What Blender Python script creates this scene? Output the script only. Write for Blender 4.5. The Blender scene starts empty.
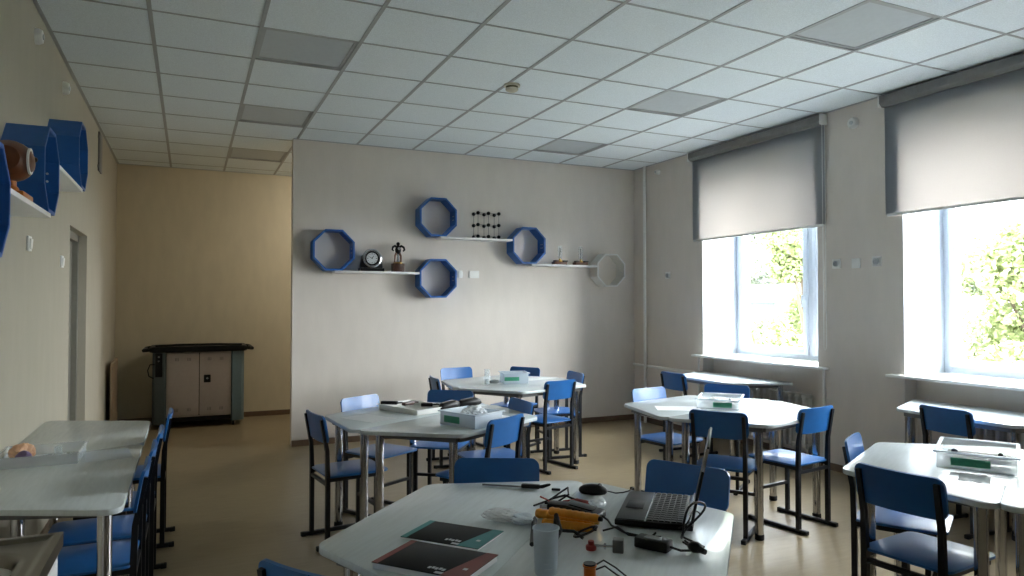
import bpy, bmesh, math, random
from mathutils import Vector, Matrix
PI = math.pi
random.seed(11)
SC = bpy.context.scene
COL = SC.collection

# ------------------------------------------------------------------ camera
cam_d = bpy.data.cameras.new('camera'); cam = bpy.data.objects.new('camera', cam_d); COL.objects.link(cam)
cam_d.sensor_width = 36.0; cam_d.lens = 704.8 / 1024 * 36; cam_d.clip_end = 300
CAM = Vector((0, 0, 1.435)); YAW, PITCH = 0.42893, 0.02194
fwd = Vector((math.sin(YAW) * math.cos(PITCH), math.cos(YAW) * math.cos(PITCH), math.sin(PITCH)))
cam.location = CAM; cam.rotation_euler = fwd.to_track_quat('-Z', 'Y').to_euler()
SC.camera = cam

# ------------------------------------------------------------------ world, exposure
SC.view_settings.view_transform = 'Standard'; SC.view_settings.look = 'None'
SC.view_settings.gamma = 1.0; SC.view_settings.use_curve_mapping = False
SC.view_settings.exposure = 3.27
SC.cycles.max_bounces = 16; SC.cycles.diffuse_bounces = 10; SC.cycles.transparent_max_bounces = 16
w = bpy.data.worlds.new('overcast_sky'); SC.world = w; w.use_nodes = True
nt = w.node_tree; nt.nodes.clear()
wo = nt.nodes.new('ShaderNodeOutputWorld'); bg = nt.nodes.new('ShaderNodeBackground')
tc = nt.nodes.new('ShaderNodeTexCoord'); sx = nt.nodes.new('ShaderNodeSeparateXYZ'); cr = nt.nodes.new('ShaderNodeValToRGB')
nt.links.new(tc.outputs['Generated'], sx.inputs[0]); nt.links.new(sx.outputs['Z'], cr.inputs[0])
cr.color_ramp.elements[0].position = 0.0; cr.color_ramp.elements[0].color = (0.93, 0.95, 0.97, 1)
cr.color_ramp.elements[1].position = 0.6; cr.color_ramp.elements[1].color = (0.95, 0.97, 1.0, 1)
nt.links.new(cr.outputs[0], bg.inputs[0])
# thin cloud: the hidden sun makes the sky brighter towards the +x -y side
SKY_BASE, SKY_GLOW, SKY_POW = 1.9, 4.6, 1.1
dt = nt.nodes.new('ShaderNodeVectorMath'); dt.operation = 'DOT_PRODUCT'; dt.inputs[1].default_value = Vector((0.58, -0.68, 0.45)).normalized()
nt.links.new(tc.outputs['Generated'], dt.inputs[0])
def mth(op, a, b):
    n_ = nt.nodes.new('ShaderNodeMath'); n_.operation = op
    for i_, v_ in enumerate((a, b)):
        if hasattr(v_, 'links'): nt.links.new(v_, n_.inputs[i_])
        else: n_.inputs[i_].default_value = v_
    return n_.outputs[0]
glow = mth('POWER', mth('MAXIMUM', dt.outputs['Value'], 0.0), SKY_POW)
nt.links.new(mth('ADD', mth('MULTIPLY', glow, SKY_GLOW), SKY_BASE), bg.inputs['Strength'])
nt.links.new(bg.outputs[0], wo.inputs[0])

# ------------------------------------------------------------------ room numbers
XL, XR, YP, YN, YB, H = -0.80, 5.05, 7.37, 9.56, -3.6, 3.098
XO = 5.72                                    # outer face of the window wall
WINDOWS = [(4.54, 6.08), (2.18, 3.72), (-0.18, 1.36), (-2.54, -1.0)]
WZ0, WZ1 = 0.88, 2.90
for k, (a, b) in enumerate(WINDOWS):         # sampling portals in the four window openings
    l = bpy.data.lights.new('window_portal', 'AREA'); l.shape = 'RECTANGLE'; l.size = b - a; l.size_y = WZ1 - WZ0
    l.cycles.is_portal = True
    o = bpy.data.objects.new('window_portal', l); COL.objects.link(o)
    o.location = (XO - 0.02, (a + b) / 2, (WZ0 + WZ1) / 2)
    o.rotation_euler = Vector((-1, 0, 0)).to_track_quat('-Z', 'Z').to_euler()

# ------------------------------------------------------------------ materials
def lin(c):
    return tuple(((v / 255) / 12.92 if v / 255 <= 0.04045 else ((v / 255 + 0.055) / 1.055) ** 2.4) for v in c)
def mat(name, rgb, rough=0.5, metal=0.0, noise=0.0, nscale=30, bump=0.0, bscale=200, spec=0.5, coat=0.0, stretch=None, trans=0.0):
    m = bpy.data.materials.new(name); m.use_nodes = True
    n = m.node_tree; p = n.nodes['Principled BSDF']; c = lin(rgb)
    p.inputs['Base Color'].default_value = (*c, 1); p.inputs['Roughness'].default_value = rough
    p.inputs['Metallic'].default_value = metal; p.inputs['Specular IOR Level'].default_value = spec
    p.inputs['Coat Weight'].default_value = coat
    p.inputs['Transmission Weight'].default_value = trans
    t = n.nodes.new('ShaderNodeTexCoord'); mp = n.nodes.new('ShaderNodeMapping')
    n.links.new(t.outputs['Object'], mp.inputs[0])
    if stretch: mp.inputs['Scale'].default_value = stretch
    if noise > 0:
        x = n.nodes.new('ShaderNodeTexNoise'); x.inputs['Scale'].default_value = nscale; x.inputs['Detail'].default_value = 4
        n.links.new(mp.outputs[0], x.inputs['Vector'])
        r = n.nodes.new('ShaderNodeValToRGB')
        r.color_ramp.elements[0].position = 0.3; r.color_ramp.elements[1].position = 0.7
        r.color_ramp.elements[0].color = (*[v * (1 - noise) for v in c], 1)
        r.color_ramp.elements[1].color = (*[min(1, v * (1 + noise)) for v in c], 1)
        n.links.new(x.outputs['Fac'], r.inputs[0]); n.links.new(r.outputs[0], p.inputs['Base Color'])
    if bump > 0:
        x = n.nodes.new('ShaderNodeTexNoise'); x.inputs['Scale'].default_value = bscale; x.inputs['Detail'].default_value = 2
        n.links.new(mp.outputs[0], x.inputs['Vector'])
        b = n.nodes.new('ShaderNodeBump'); b.inputs['Strength'].default_value = bump; b.inputs['Distance'].default_value = 0.003
        n.links.new(x.outputs['Fac'], b.inputs['Height']); n.links.new(b.outputs[0], p.inputs['Normal'])
    return m
def clear_mat(name, rgb, alpha, rough=0.1):
    """thin see-through sheet: part transparent, part glossy plastic"""
    m = mat(name, rgb, rough); n = m.node_tree; p = n.nodes['Principled BSDF']; out = n.nodes['Material Output']
    tr = n.nodes.new('ShaderNodeBsdfTransparent'); mx = n.nodes.new('ShaderNodeMixShader'); mx.inputs[0].default_value = alpha
    n.links.new(tr.outputs[0], mx.inputs[1]); n.links.new(p.outputs[0], mx.inputs[2]); n.links.new(mx.outputs[0], out.inputs[0])
    return m
M = {}
M['wall'] = mat('wallpaper', (214, 206, 197), 0.75, noise=0.025, nscale=9, bump=0.25, bscale=90, spec=0.3, stretch=(1, 1, 0.35))
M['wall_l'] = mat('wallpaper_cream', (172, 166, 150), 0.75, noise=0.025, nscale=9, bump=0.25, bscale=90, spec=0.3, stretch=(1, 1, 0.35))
M['nook'] = mat('cream_paint', (202, 192, 168), 0.75, noise=0.04, nscale=9, bump=0.2, bscale=90, spec=0.3, stretch=(1, 1, 0.35))
M['plaster'] = mat('white_plaster', (186, 193, 202), 0.6, noise=0.02)
M['tile'] = mat('ceiling_tile', (230, 238, 242), 0.9, noise=0.10, nscale=160, bump=0.3, bscale=220, spec=0.1)
M['bar'] = mat('ceiling_bar', (168, 171, 173), 0.6, noise=0.04)
M['panel_light'] = mat('light_panel_diffuser', (186, 193, 197), 0.45, noise=0.03)
M['floor'] = mat('floor_vinyl', (134, 120, 94), 0.34, noise=0.10, nscale=6, bump=0.05, bscale=160, stretch=(1, 6, 1))
M['base'] = mat('baseboard_brown', (104, 84, 66), 0.5, noise=0.08)
M['blue'] = mat('blue_plywood', (32, 98, 164), 0.36, noise=0.05, nscale=14, bump=0.03, bscale=60, coat=0.08)
M['shelfblue'] = mat('blue_laminate', (32, 94, 168), 0.42, noise=0.04, nscale=14)
M['shelfwhite'] = mat('white_laminate', (226, 226, 224), 0.4, noise=0.02)
M['shelfwhite_shaded'] = mat('shaded_white_laminate', (216, 214, 208), 0.45, noise=0.02)  # darker copy of the white laminate, shading of the white octagon in its colour
M['table'] = mat('pale_wood_laminate', (206, 215, 217), 0.27, noise=0.05, nscale=7, stretch=(1, 9, 1), coat=0.15)
M['edge'] = mat('table_edge_band', (176, 176, 172), 0.4, noise=0.04)
M['chrome'] = mat('chrome', (205, 205, 208), 0.12, metal=1.0, noise=0.02)
M['steel'] = mat('brushed_steel', (118, 113, 104), 0.3, metal=1.0, noise=0.06, nscale=40, stretch=(1, 20, 1))
M['frame'] = mat('dark_powder_coat', (24, 26, 31), 0.4, noise=0.10, metal=0.2)
M['black'] = mat('black_plastic', (9, 9, 10), 0.45, noise=0.12, spec=0.3)
M['gloss_black'] = mat('glossy_black', (7, 7, 8), 0.3, noise=0.08, spec=0.35)
M['rubber'] = mat('black_rubber', (22, 22, 22), 0.8, noise=0.1)
M['white'] = mat('white_plastic', (228, 228, 224), 0.35, noise=0.02)
M['pvc'] = mat('white_window_plastic', (196, 204, 214), 0.3, noise=0.01)
M['cream'] = mat('cream_plastic', (205, 200, 180), 0.5, noise=0.03)
M['cream_dark'] = mat('olive_plastic', (96, 92, 66), 0.5, noise=0.05)
M['door'] = mat('grey_door', (126, 124, 114), 0.5, noise=0.04)
M['tan'] = mat('tan_board', (132, 112, 88), 0.6, noise=0.08, nscale=10, stretch=(8, 8, 1))
M['cart_grey'] = mat('cart_grey_metal', (168, 158, 152), 0.5, noise=0.03)
M['cart_blue'] = mat('cart_blue_grey', (96, 118, 128), 0.5, noise=0.04)
M['cart_dark'] = mat('cart_slate_grey', (80, 92, 96), 0.5, noise=0.04)
M['cassette'] = mat('blind_cassette_grey', (118, 118, 117), 0.5, noise=0.05)
M['green'] = mat('green_label', (52, 140, 106), 0.5, noise=0.06)
M['paper'] = mat('white_paper', (236, 238, 240), 0.6, noise=0.02)
M['yellow'] = mat('yellow_plastic', (212, 142, 34), 0.4, noise=0.08)
M['copper'] = mat('copper_wire', (196, 104, 40), 0.3, metal=0.8, noise=0.2, nscale=90, stretch=(1, 1, 8))
M['brass'] = mat('brass', (190, 150, 70), 0.3, metal=1.0, noise=0.06)
M['brown'] = mat('brown_wood', (96, 54, 28), 0.35, noise=0.2, nscale=12, stretch=(1, 6, 1))
M['amber'] = mat('amber_wood', (178, 104, 42), 0.3, noise=0.2, nscale=12, stretch=(1, 6, 1))
M['dark_brown'] = mat('dark_brown_wood', (62, 36, 26), 0.35, noise=0.2, nscale=12)
M['red'] = mat('red_plastic', (150, 44, 40), 0.4, noise=0.08)
M['maroon'] = mat('maroon_print', (112, 44, 36), 0.45, noise=0.1)
M['teal'] = mat('teal_print', (40, 122, 122), 0.45, noise=0.08)
M['print_black'] = mat('black_print', (10, 12, 13), 0.6, noise=0.1, spec=0.25)
M['navy'] = mat('navy_rubber', (22, 26, 52), 0.5, noise=0.1)
M['grey'] = mat('grey_plastic', (104, 104, 104), 0.45, noise=0.05)
M['pale_grey'] = mat('pale_grey_print', (190, 194, 196), 0.45, noise=0.03)
M['orange'] = mat('orange_plastic', (214, 168, 132), 0.5, noise=0.08)
M['pink'] = mat('pale_pink_plastic', (206, 186, 180), 0.5, noise=0.05)
M['purple'] = mat('purple_foil', (110, 92, 128), 0.4, noise=0.2, nscale=60)
M['silver'] = mat('silver_metal', (190, 192, 196), 0.25, metal=1.0, noise=0.03)
M['iron'] = mat('painted_radiator', (206, 202, 194), 0.45, noise=0.03)
M['clear'] = clear_mat('clear_plastic', (240, 245, 248), 0.30)
M['frost'] = clear_mat('frosted_plastic', (214, 226, 236), 0.62, 0.3)
M['film'] = clear_mat('thin_clear_film', (244, 247, 250), 0.62, 0.12)
M['glass_obj'] = clear_mat('clear_glass', (226, 236, 240), 0.22, 0.03)
M['leaf'] = mat('pale_green_leaves', (146, 158, 108), 0.6, noise=0.2, nscale=1.5)
M['leaf_far'] = mat('grey_green_leaves', (140, 148, 126), 0.6, noise=0.3, nscale=1.5)
M['bark'] = mat('bark', (110, 98, 84), 0.9, noise=0.2)
M['grass'] = mat('lawn', (112, 112, 100), 0.9, noise=0.3, nscale=2)
M['house'] = mat('pale_house_wall', (84, 94, 90), 0.8, noise=0.05)
M['house_roof'] = mat('pale_metal_roof', (130, 130, 128), 0.6, noise=0.05)
# window pane: see-through with a fresnel reflection
gm = bpy.data.materials.new('window_glass'); gm.use_nodes = True; n = gm.node_tree; n.nodes.clear()
go = n.nodes.new('ShaderNodeOutputMaterial'); tr = n.nodes.new('ShaderNodeBsdfTransparent'); gl = n.nodes.new('ShaderNodeBsdfGlossy')
lw_ = n.nodes.new('ShaderNodeLayerWeight'); lw_.inputs[0].default_value = 0.5
pw = n.nodes.new('ShaderNodeMath'); pw.operation = 'POWER'; pw.inputs[1].default_value = 4.0; n.links.new(lw_.outputs['Facing'], pw.inputs[0])
fr = n.nodes.new('ShaderNodeMath'); fr.operation = 'MULTIPLY_ADD'; fr.inputs[1].default_value = 0.7; fr.inputs[2].default_value = 0.03; n.links.new(pw.outputs[0], fr.inputs[0])
mx = n.nodes.new('ShaderNodeMixShader')
tr.inputs[0].default_value = (0.95, 0.97, 0.97, 1); gl.inputs['Roughness'].default_value = 0.02
n.links.new(fr.outputs[0], mx.inputs[0]); n.links.new(tr.outputs[0], mx.inputs[1]); n.links.new(gl.outputs[0], mx.inputs[2]); n.links.new(mx.outputs[0], go.inputs[0])
M['glass'] = gm
# roller blind: woven translucent cloth
bm_ = mat('blind_cloth', (132, 140, 148), 0.85, noise=0.04, nscale=120, spec=0.1); n = bm_.node_tree
p = n.nodes['Principled BSDF']; tl = n.nodes.new('ShaderNodeBsdfTranslucent'); tl.inputs[0].default_value = (0.80, 0.75, 0.71, 1)
mx = n.nodes.new('ShaderNodeMixShader'); mx.inputs[0].default_value = 0.34
n.links.new(p.outputs[0], mx.inputs[1]); n.links.new(tl.outputs[0], mx.inputs[2]); n.links.new(mx.outputs[0], n.nodes['Material Output'].inputs[0])
M['blind'] = bm_

# ------------------------------------------------------------------ mesh helpers
class MB:
    def __init__(s): s.bm = bmesh.new()
    def _add(s, t, mtx=None):
        if mtx is not None: bmesh.ops.transform(t, matrix=mtx, verts=t.verts)
        me = bpy.data.meshes.new('t'); t.to_mesh(me); t.free(); s.bm.from_mesh(me); bpy.data.meshes.remove(me); return s
    def box(s, c, d, bev=0.0, mtx=None, seg=2):
        t = bmesh.new(); bmesh.ops.create_cube(t, size=1.0)
        for v in t.verts: v.co = Vector((v.co.x * d[0], v.co.y * d[1], v.co.z * d[2])) + Vector(c)
        if bev: bmesh.ops.bevel(t, geom=list(t.edges), offset=bev, segments=seg, affect='EDGES', profile=0.5)
        return s._add(t, mtx)
    def bb(s, a, b, bev=0.0, mtx=None):
        return s.box([(a[i] + b[i]) / 2 for i in range(3)], [abs(b[i] - a[i]) for i in range(3)], bev, mtx)
    def prism(s, pts, z0, z1, bev=0.0, mtx=None, inset_top=0.0):
        t = bmesh.new(); n = len(pts)
        lo = [t.verts.new((p[0], p[1], z0)) for p in pts]; hi = [t.verts.new((p[0], p[1], z1)) for p in pts]
        t.faces.new(lo[::-1]); t.faces.new(hi)
        for i in range(n): t.faces.new((lo[i], lo[(i + 1) % n], hi[(i + 1) % n], hi[i]))
        bmesh.ops.recalc_face_normals(t, faces=t.faces)
        if bev:
            eds = [e for e in t.edges if abs(e.verts[0].co.z - e.verts[1].co.z) < 1e-6]
            bmesh.ops.bevel(t, geom=eds, offset=bev, segments=2, affect='EDGES', profile=0.5)
        return s._add(t, mtx)
    def tube(s, pts, r, n=10, square=False, caps=True, closed=False, mtx=None):
        t = bmesh.new(); pts = [Vector(p) for p in pts]; N = len(pts); rings = []
        rr = r if isinstance(r, (list, tuple)) else [r] * N
        if square: n = 4
        up = None
        for i, p in enumerate(pts):
            if closed: d = (pts[(i + 1) % N] - pts[i - 1]).normalized()
            elif i == 0: d = (pts[1] - p).normalized()
            elif i == N - 1: d = (p - pts[i - 1]).normalized()
            else: d = ((pts[i + 1] - p).normalized() + (p - pts[i - 1]).normalized()).normalized()
            if up is None: up = Vector((0, 0, 1)) if abs(d.z) < 0.9 else Vector((0, 1, 0))
            a = d.cross(up)
            if a.length < 1e-4: a = d.cross(Vector((1, 0, 0)))
            a.normalize(); b = d.cross(a).normalized(); up = -b if abs(b.z) < 2 else up
            up = a.cross(d).normalized()
            off = PI / 4 if square else 0; q = rr[i] * (1.414 if square else 1)
            rings.append([t.verts.new(p + a * (q * math.cos(off + 2 * PI * k / n)) + b * (q * math.sin(off + 2 * PI * k / n))) for k in range(n)])
        for i in range(N if closed else N - 1):
            A, B = rings[i], rings[(i + 1) % N]
            for k in range(n): t.faces.new((A[k], A[(k + 1) % n], B[(k + 1) % n], B[k]))
        if caps and not closed: t.faces.new(rings[0][::-1]); t.faces.new(rings[-1])
        bmesh.ops.recalc_face_normals(t, faces=t.faces)
        return s._add(t, mtx)
    def lathe(s, prof, n=20, mtx=None, cap=True):
        t = bmesh.new(); rings = []
        for r, z in prof:
            r = max(r, 0.0004)
            rings.append([t.verts.new((r * math.cos(2 * PI * k / n), r * math.sin(2 * PI * k / n), z)) for k in range(n)])
        for A, B in zip(rings, rings[1:]):
            for k in range(n): t.faces.new((A[k], A[(k + 1) % n], B[(k + 1) % n], B[k]))
        if cap: t.faces.new(rings[0][::-1]); t.faces.new(rings[-1])
        bmesh.ops.recalc_face_normals(t, faces=t.faces)
        return s._add(t, mtx)
    def sphere(s, c, r, sub=2, scale=(1, 1, 1), mtx=None):
        t = bmesh.new(); bmesh.ops.create_icosphere(t, subdivisions=sub, radius=r)
        for v in t.verts: v.co = Vector((v.co.x * scale[0], v.co.y * scale[1], v.co.z * scale[2])) + Vector(c)
        return s._add(t, mtx)
    def build(s, name, m, parent=None, smooth=True, kind=None, label=None):
        me = bpy.data.meshes.new(name); s.bm.to_mesh(me); s.bm.free()
        me.materials.append(M[m] if isinstance(m, str) else m)
        if smooth:
            me.polygons.foreach_set('use_smooth', [True] * len(me.polygons)); me.set_sharp_from_angle(angle=math.radians(35))
        o = bpy.data.objects.new(name, me); COL.objects.link(o)
        if parent is not None: o.parent = parent
        if kind: o['kind'] = kind
        if label: o['label'] = label
        return o
def tag(o, label, cat, group=None):
    o['label'] = label; o['category'] = cat
    if group: o['group'] = group
    return o
def thing(name, label, cat, loc=(0, 0, 0), rz=0.0, group=None):
    o = bpy.data.objects.new(name, None); COL.objects.link(o); o.empty_display_size = 0.1
    o.location = loc; o.rotation_euler = (0, 0, rz); return tag(o, label, cat, group)
def structure(name, loc=(0, 0, 0)):
    o = bpy.data.objects.new(name, None); COL.objects.link(o); o.location = loc; o['kind'] = 'structure'; return o
KIDS = {}
def kids(o): return [c for c in COL.objects if c.parent == o]
def copy_tree(o, parent=None):
    c = o.copy(); COL.objects.link(c)
    if parent is not None: c.parent = parent
    for ch in kids(o): copy_tree(ch, c)
    return c
def rounded(pts, r, seg=5):
    """round the corners of a polygon"""
    out = []; n = len(pts)
    for i in range(n):
        p = Vector(pts[i]); a = (Vector(pts[i - 1]) - p).normalized(); b = (Vector(pts[(i + 1) % n]) - p).normalized()
        th = a.angle(b) / 2; q = r[i] if isinstance(r, (list, tuple)) else r
        L = q / math.tan(th); c = p + (a + b).normalized() * (q / math.sin(th))
        s0 = p + a * L - c; s1 = p + b * L - c; ang = s0.angle(s1); sg = 1 if s0.cross(s1) > 0 else -1
        for k in range(seg + 1):
            t = ang * k / seg * sg
            out.append((c.x + s0.x * math.cos(t) - s0.y * math.sin(t), c.y + s0.x * math.sin(t) + s0.y * math.cos(t)))
    return out
def T(loc=(0, 0, 0), rx=0, ry=0, rz=0):
    return Matrix.Translation(loc) @ Matrix.Rotation(rz, 4, 'Z') @ Matrix.Rotation(ry, 4, 'Y') @ Matrix.Rotation(rx, 4, 'X')
def arc(c, r, a0, a1, n, z=0, rz=1):
    return [(c[0] + r * math.cos(a0 + (a1 - a0) * k / n), c[1] + r * rz * math.sin(a0 + (a1 - a0) * k / n), z) for k in range(n + 1)]

# ------------------------------------------------------------------ room shell
MB().bb((XL - 0.3, YB - 0.2, -0.15), (XO, YN + 0.2, 0)).build('floor', 'floor', kind='structure')
lw = MB()
D0, D1, DZ = 6.02, 6.96, 2.01
lw.bb((XL - 0.2, YB, 0), (XL, D0, 3.26)); lw.bb((XL - 0.2, D1, 0), (XL, YN + 0.15, 3.26)); lw.bb((XL - 0.2, D0, DZ), (XL, D1, 3.26))
lw.build('wall_left', 'wall_l', kind='structure')
MB().bb((XL - 0.2, YB - 0.2, 0), (XO, YB, 3.26)).build('wall_back', 'wall', kind='structure')
MB().bb((0.94, YP, 0), (XR + 0.3, YP + 0.12, 3.26)).build('wall_front', 'wall', kind='structure')
MB().bb((XL - 0.2, YN, 0), (3.2, YN + 0.15, 3.26)).build('wall_nook', 'nook', kind='structure')
MB().bb((3.0, YP + 0.12, 0), (3.2, YN, 3.26)).build('wall_nook_right', 'nook', kind='structure')
rw = MB()
ys = [YB] + [v for ab in sorted(WINDOWS) for v in ab] + [YP]
for i in range(0, len(ys), 2): rw.bb((XR, ys[i], 0), (XO, ys[i + 1], 3.26))
for a, b in WINDOWS:
    rw.bb((XR, a, WZ1), (XO, b, 3.26)); rw.bb((XR + 0.14, a, 0), (XO, b, WZ0 - 0.02))
rw.build('wall_right', 'wall', kind='structure')
# ceiling: hung tiles in a T-bar grid, 0.6 m module
C0, R0, P = -0.2214, 4.4616, 0.6
cx = [C0 + P * k for k in range(-1, 10)]; ry = [R0 + P * k for k in range(-14, 10)]
PANELS = [(1, 0), (1, 3), (1, 6), (1, -3), (1, -6), (6, 0), (6, -3), (6, 3), (6, -6)]
ct = MB(); ct.bb((XL - 0.2, YB - 0.2, H + 0.03), (XO, YN + 0.2, H + 0.12))
for i in range(len(cx) - 1):
    for j in range(len(ry) - 1):
        if (i - 1, j - 14) in PANELS: continue
        a, b, c, d = cx[i], cx[i + 1], ry[j], ry[j + 1]
        if b < XL or a > XR or d < YB or c > YN: continue
        a, b, c, d = max(a, XL - .01), min(b, XR + .01), max(c, YB - .01), min(d, YN + .01)
        if c < YP - 0.0 and d > YP + 0.12 and False: continue
        ct.bb((a + .004, c + .004, H + 0.004), (b - .004, d - .004, H + 0.03))
ct.build('ceiling', 'tile', kind='structure', smooth=False)
gb = MB()
for x in cx:
    if XL < x < XR: gb.bb((x - .012, YB, H), (x + .012, YN, H + .01))
for y in ry:
    if YB < y < YN: gb.bb((XL, y - .008, H + .001), (XR, y + .008, H + .0095))
gb.bb((XL, YB, H - .001), (XL + .022, YN, H + .012)); gb.bb((XR - .022, YB, H - .001), (XR, YP, H + .012))
gb.bb((0.94, YP - .022, H - .001), (XR, YP, H + .012)); gb.bb((XL, YN - .022, H - .001), (3.0, YN, H + .012))
gb.build('trim_1', 'bar', kind='structure', smooth=False)
PL = {(1, 0): 'square unlit ceiling light panel nearest the camera, left of the ceiling middle', (1, 3): 'unlit square ceiling light panel just in front of the partition wall corner',
      (1, 6): 'unlit square ceiling light panel over the nook in front of the trolley', (6, 0): 'unlit square ceiling light panel right of the smoke detector',
      (6, 3): 'unlit square ceiling light panel close to the partition wall near the window corner', (6, -3): 'unlit square ceiling light panel at the top right of the photo'}
for (i, j) in PANELS:
    x, y = C0 + P * i, R0 + P * j
    if (i, j) not in PL: 
        lab = 'unlit square ceiling light panel behind the camera'
    else: lab = PL[(i, j)]
    t = thing('ceiling_light', lab, 'ceiling light', (x + P / 2, y + P / 2, H), 0, 'square ceiling light panels')
    f = MB()
    for s in (-1, 1):
        f.box((s * .277, 0, .012), (.02, .574, .012)); f.box((0, s * .277, .012), (.574, .02, .012))
    f.build('frame', 'bar', t); MB().box((0, 0, .016), (.535, .535, .008)).build('diffuser', 'panel_light', t)
# baseboards
MB().bb((0.94, YP - .014, 0), (XR, YP, .062)).build('baseboard_front', 'base', kind='structure')
MB().bb((XL, YN - .014, 0), (3.0, YN, .062)).build('baseboard_nook', 'base', kind='structure')
b = MB()
for i in range(0, len(ys), 2): b.bb((XR - .014, ys[i], 0), (XR, ys[i + 1], .062))
for a, c in WINDOWS: b.bb((XR + .126, a, 0), (XR + .14, c, .062))
b.build('baseboard_right', 'base', kind='structure')
b = MB(); b.bb((XL, YB, 0), (XL + .014, D0, .062)); b.bb((XL, D1, 0), (XL + .014, YN, .062)); b.build('baseboard_left', 'base', kind='structure')
# door in the left wall
d = structure('door_1', (XL - .12, (D0 + D1) / 2, 0))
MB().box((0, 0, DZ / 2), (.04, D1 - D0 - .02, DZ - .02), .003).build('door_leaf', 'door', d)
f = MB(); f.box((.03, -(D1 - D0) / 2 + .03, DZ / 2), (.06, .06, DZ)); f.box((.03, (D1 - D0) / 2 - .03, DZ / 2), (.06, .06, DZ)); f.box((.03, 0, DZ - .03), (.06, D1 - D0, .06)); f.build('door_frame', 'door', d)
h = MB(); h.tube([(.02, -.36, 1.0), (.065, -.36, 1.0), (.07, -.34, 1.0), (.07, -.25, 1.0)], .009); h.build('door_handle', 'silver', d)

# windows
for k, (a, b) in enumerate(WINDOWS):
    wd = structure('window_%d' % (k + 1), (5.56, (a + b) / 2, WZ0)); hw = (b - a) / 2; hh = WZ1 - WZ0
    f = MB()
    for s in (-1, 1): f.box((0, s * (hw - .03), hh / 2), (.07, .06, hh), .006)
    f.box((0, 0, .03), (.066, 2 * hw - .004, .06), .006); f.box((0, 0, hh - .03), (.066, 2 * hw - .004, .06), .006)
    my = -.26; f.box((0, my, hh / 2), (.068, .07, hh - .01), .006)
    f.build('window_frame', 'pvc', wd)
    for (p, q) in ((my + .03, hw - .055), (-hw + .055, my - .03)):
        s = MB(); z0, z1 = .05, hh - .05
        for y in (p + .03, q - .03): s.box((-.02, y, hh / 2), (.06, .06, z1 - z0), .006)
        for z in (z0 + .03, z1 - .03): s.box((-.02, (p + q) / 2, z), (.058, q - p, .06), .006)
        s_ = s.build('sash', 'pvc', wd)
        MB().box((-.01, (p + q) / 2, hh / 2), (.008, q - p - .1, z1 - z0 - .1)).build('pane', 'glass', s_, smooth=False)
        if q > 0.3:
            hd = MB(); hd.box((-.055, p + .03, .62), (.012, .03, .07), .004); hd.tube([(-.06, p + .03, .63), (-.09, p + .03, .63), (-.092, p + .03, .60), (-.092, p + .03, .52)], .009)
            hd.build('window_handle', 'pvc', s_)
    MB().bb((-.585, -hw - .11, -.022), (-.03, hw + .11, .0), .004).build('window_sill', 'white', wd)
    r = MB(); e = .004
    for s in (-1, 1): r.bb((-.51, s * hw, 0), (.15, s * (hw - e), hh))
    r.bb((-.51, -hw, hh - e), (.15, hw, hh)); r.build('reveal', 'plaster', wd)

# outdoor ground
MB().bb((XO, -30, -3.4), (70, 60, -3.2)).build('ground', 'grass', kind='structure')

# ------------------------------------------------------------------ tables
TH, TA, TB, TANG = 0.71, 0.763, 0.650, math.radians(64.8)
TD = TB * math.sin(TANG); TL = TA + 2 * TB * math.cos(TANG)
def make_table():
    t = thing('trapezoid_table', '', 'table')
    out = rounded([(-TL / 2, 0), (TL / 2, 0), (TA / 2, TD), (-TA / 2, TD)], [.05, .05, .07, .07])
    MB().prism(out, TH - .022, TH, .003).build('table_top', 'table', t)
    e = MB()   # support rails under the top
    for p, q in (((-TA / 2 + .04, TD - .07), (TA / 2 - .04, TD - .07)), ((-TL / 2 + .2, .07), (TL / 2 - .2, .07)), ((-TL / 2 + .17, .07), (-TA / 2 + .03, TD - .07)), ((TL / 2 - .17, .07), (TA / 2 - .03, TD - .07))):
        e.tube([(*p, TH - .042), (*q, TH - .042)], .014, square=True)
    e.build('rail', 'grey', t)
    for (x, y) in ((-TL / 2 + .15, .065), (TL / 2 - .15, .065), (TA / 2 - .04, TD - .105), (-TA / 2 + .04, TD - .105)):
        l = MB().tube([(x, y, .02), (x, y, TH - .022)], .025, 16).build('leg', 'chrome', t)
        MB().lathe([(.022, 0), (.028, .004), (.028, .03), (.026, .034)], 16, T((x, y, 0))).build('foot_cap', 'rubber', l)
    return t
TABLE = make_table(); table_used = [False]
def place_table(x, y, rz, label, group='trapezoid tables'):
    t = TABLE if not table_used[0] else copy_tree(TABLE)
    table_used[0] = True; t.location = (x, y, 0); t.rotation_euler = (0, 0, rz); tag(t, label, 'table', group); return t
HEX = dict(F=(1.035, 2.049, 315.9), M=(1.421, 4.37, 119.8), R=(3.377, 3.852, 104.15), G=(3.216, 1.883, 297.4), B=(2.698, 5.904, 106.1))
TLAB = dict(
    F=('pale trapezoid table under the open laptop, right half of the nearest hexagon', 'pale trapezoid table under the two dark brochures, nearest to the camera'),
    M=('pale trapezoid table under the open white tray, left half of the middle hexagon', 'pale trapezoid table under the kit box and dark pouch, right half of the middle hexagon'),
    R=('pale table with a loose paper sheet, left half of the hexagon by the far window', 'bright pale trapezoid table, right half of the hexagon before the far window'),
    G=('pale trapezoid table carrying the large kit box at the right edge', 'pale trapezoid table cut off by the lower right frame edge'),
    B=('pale trapezoid table under the tall glass beaker, left half of the far hexagon', 'pale trapezoid table, right half of the far hexagon by the partition'))
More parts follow.
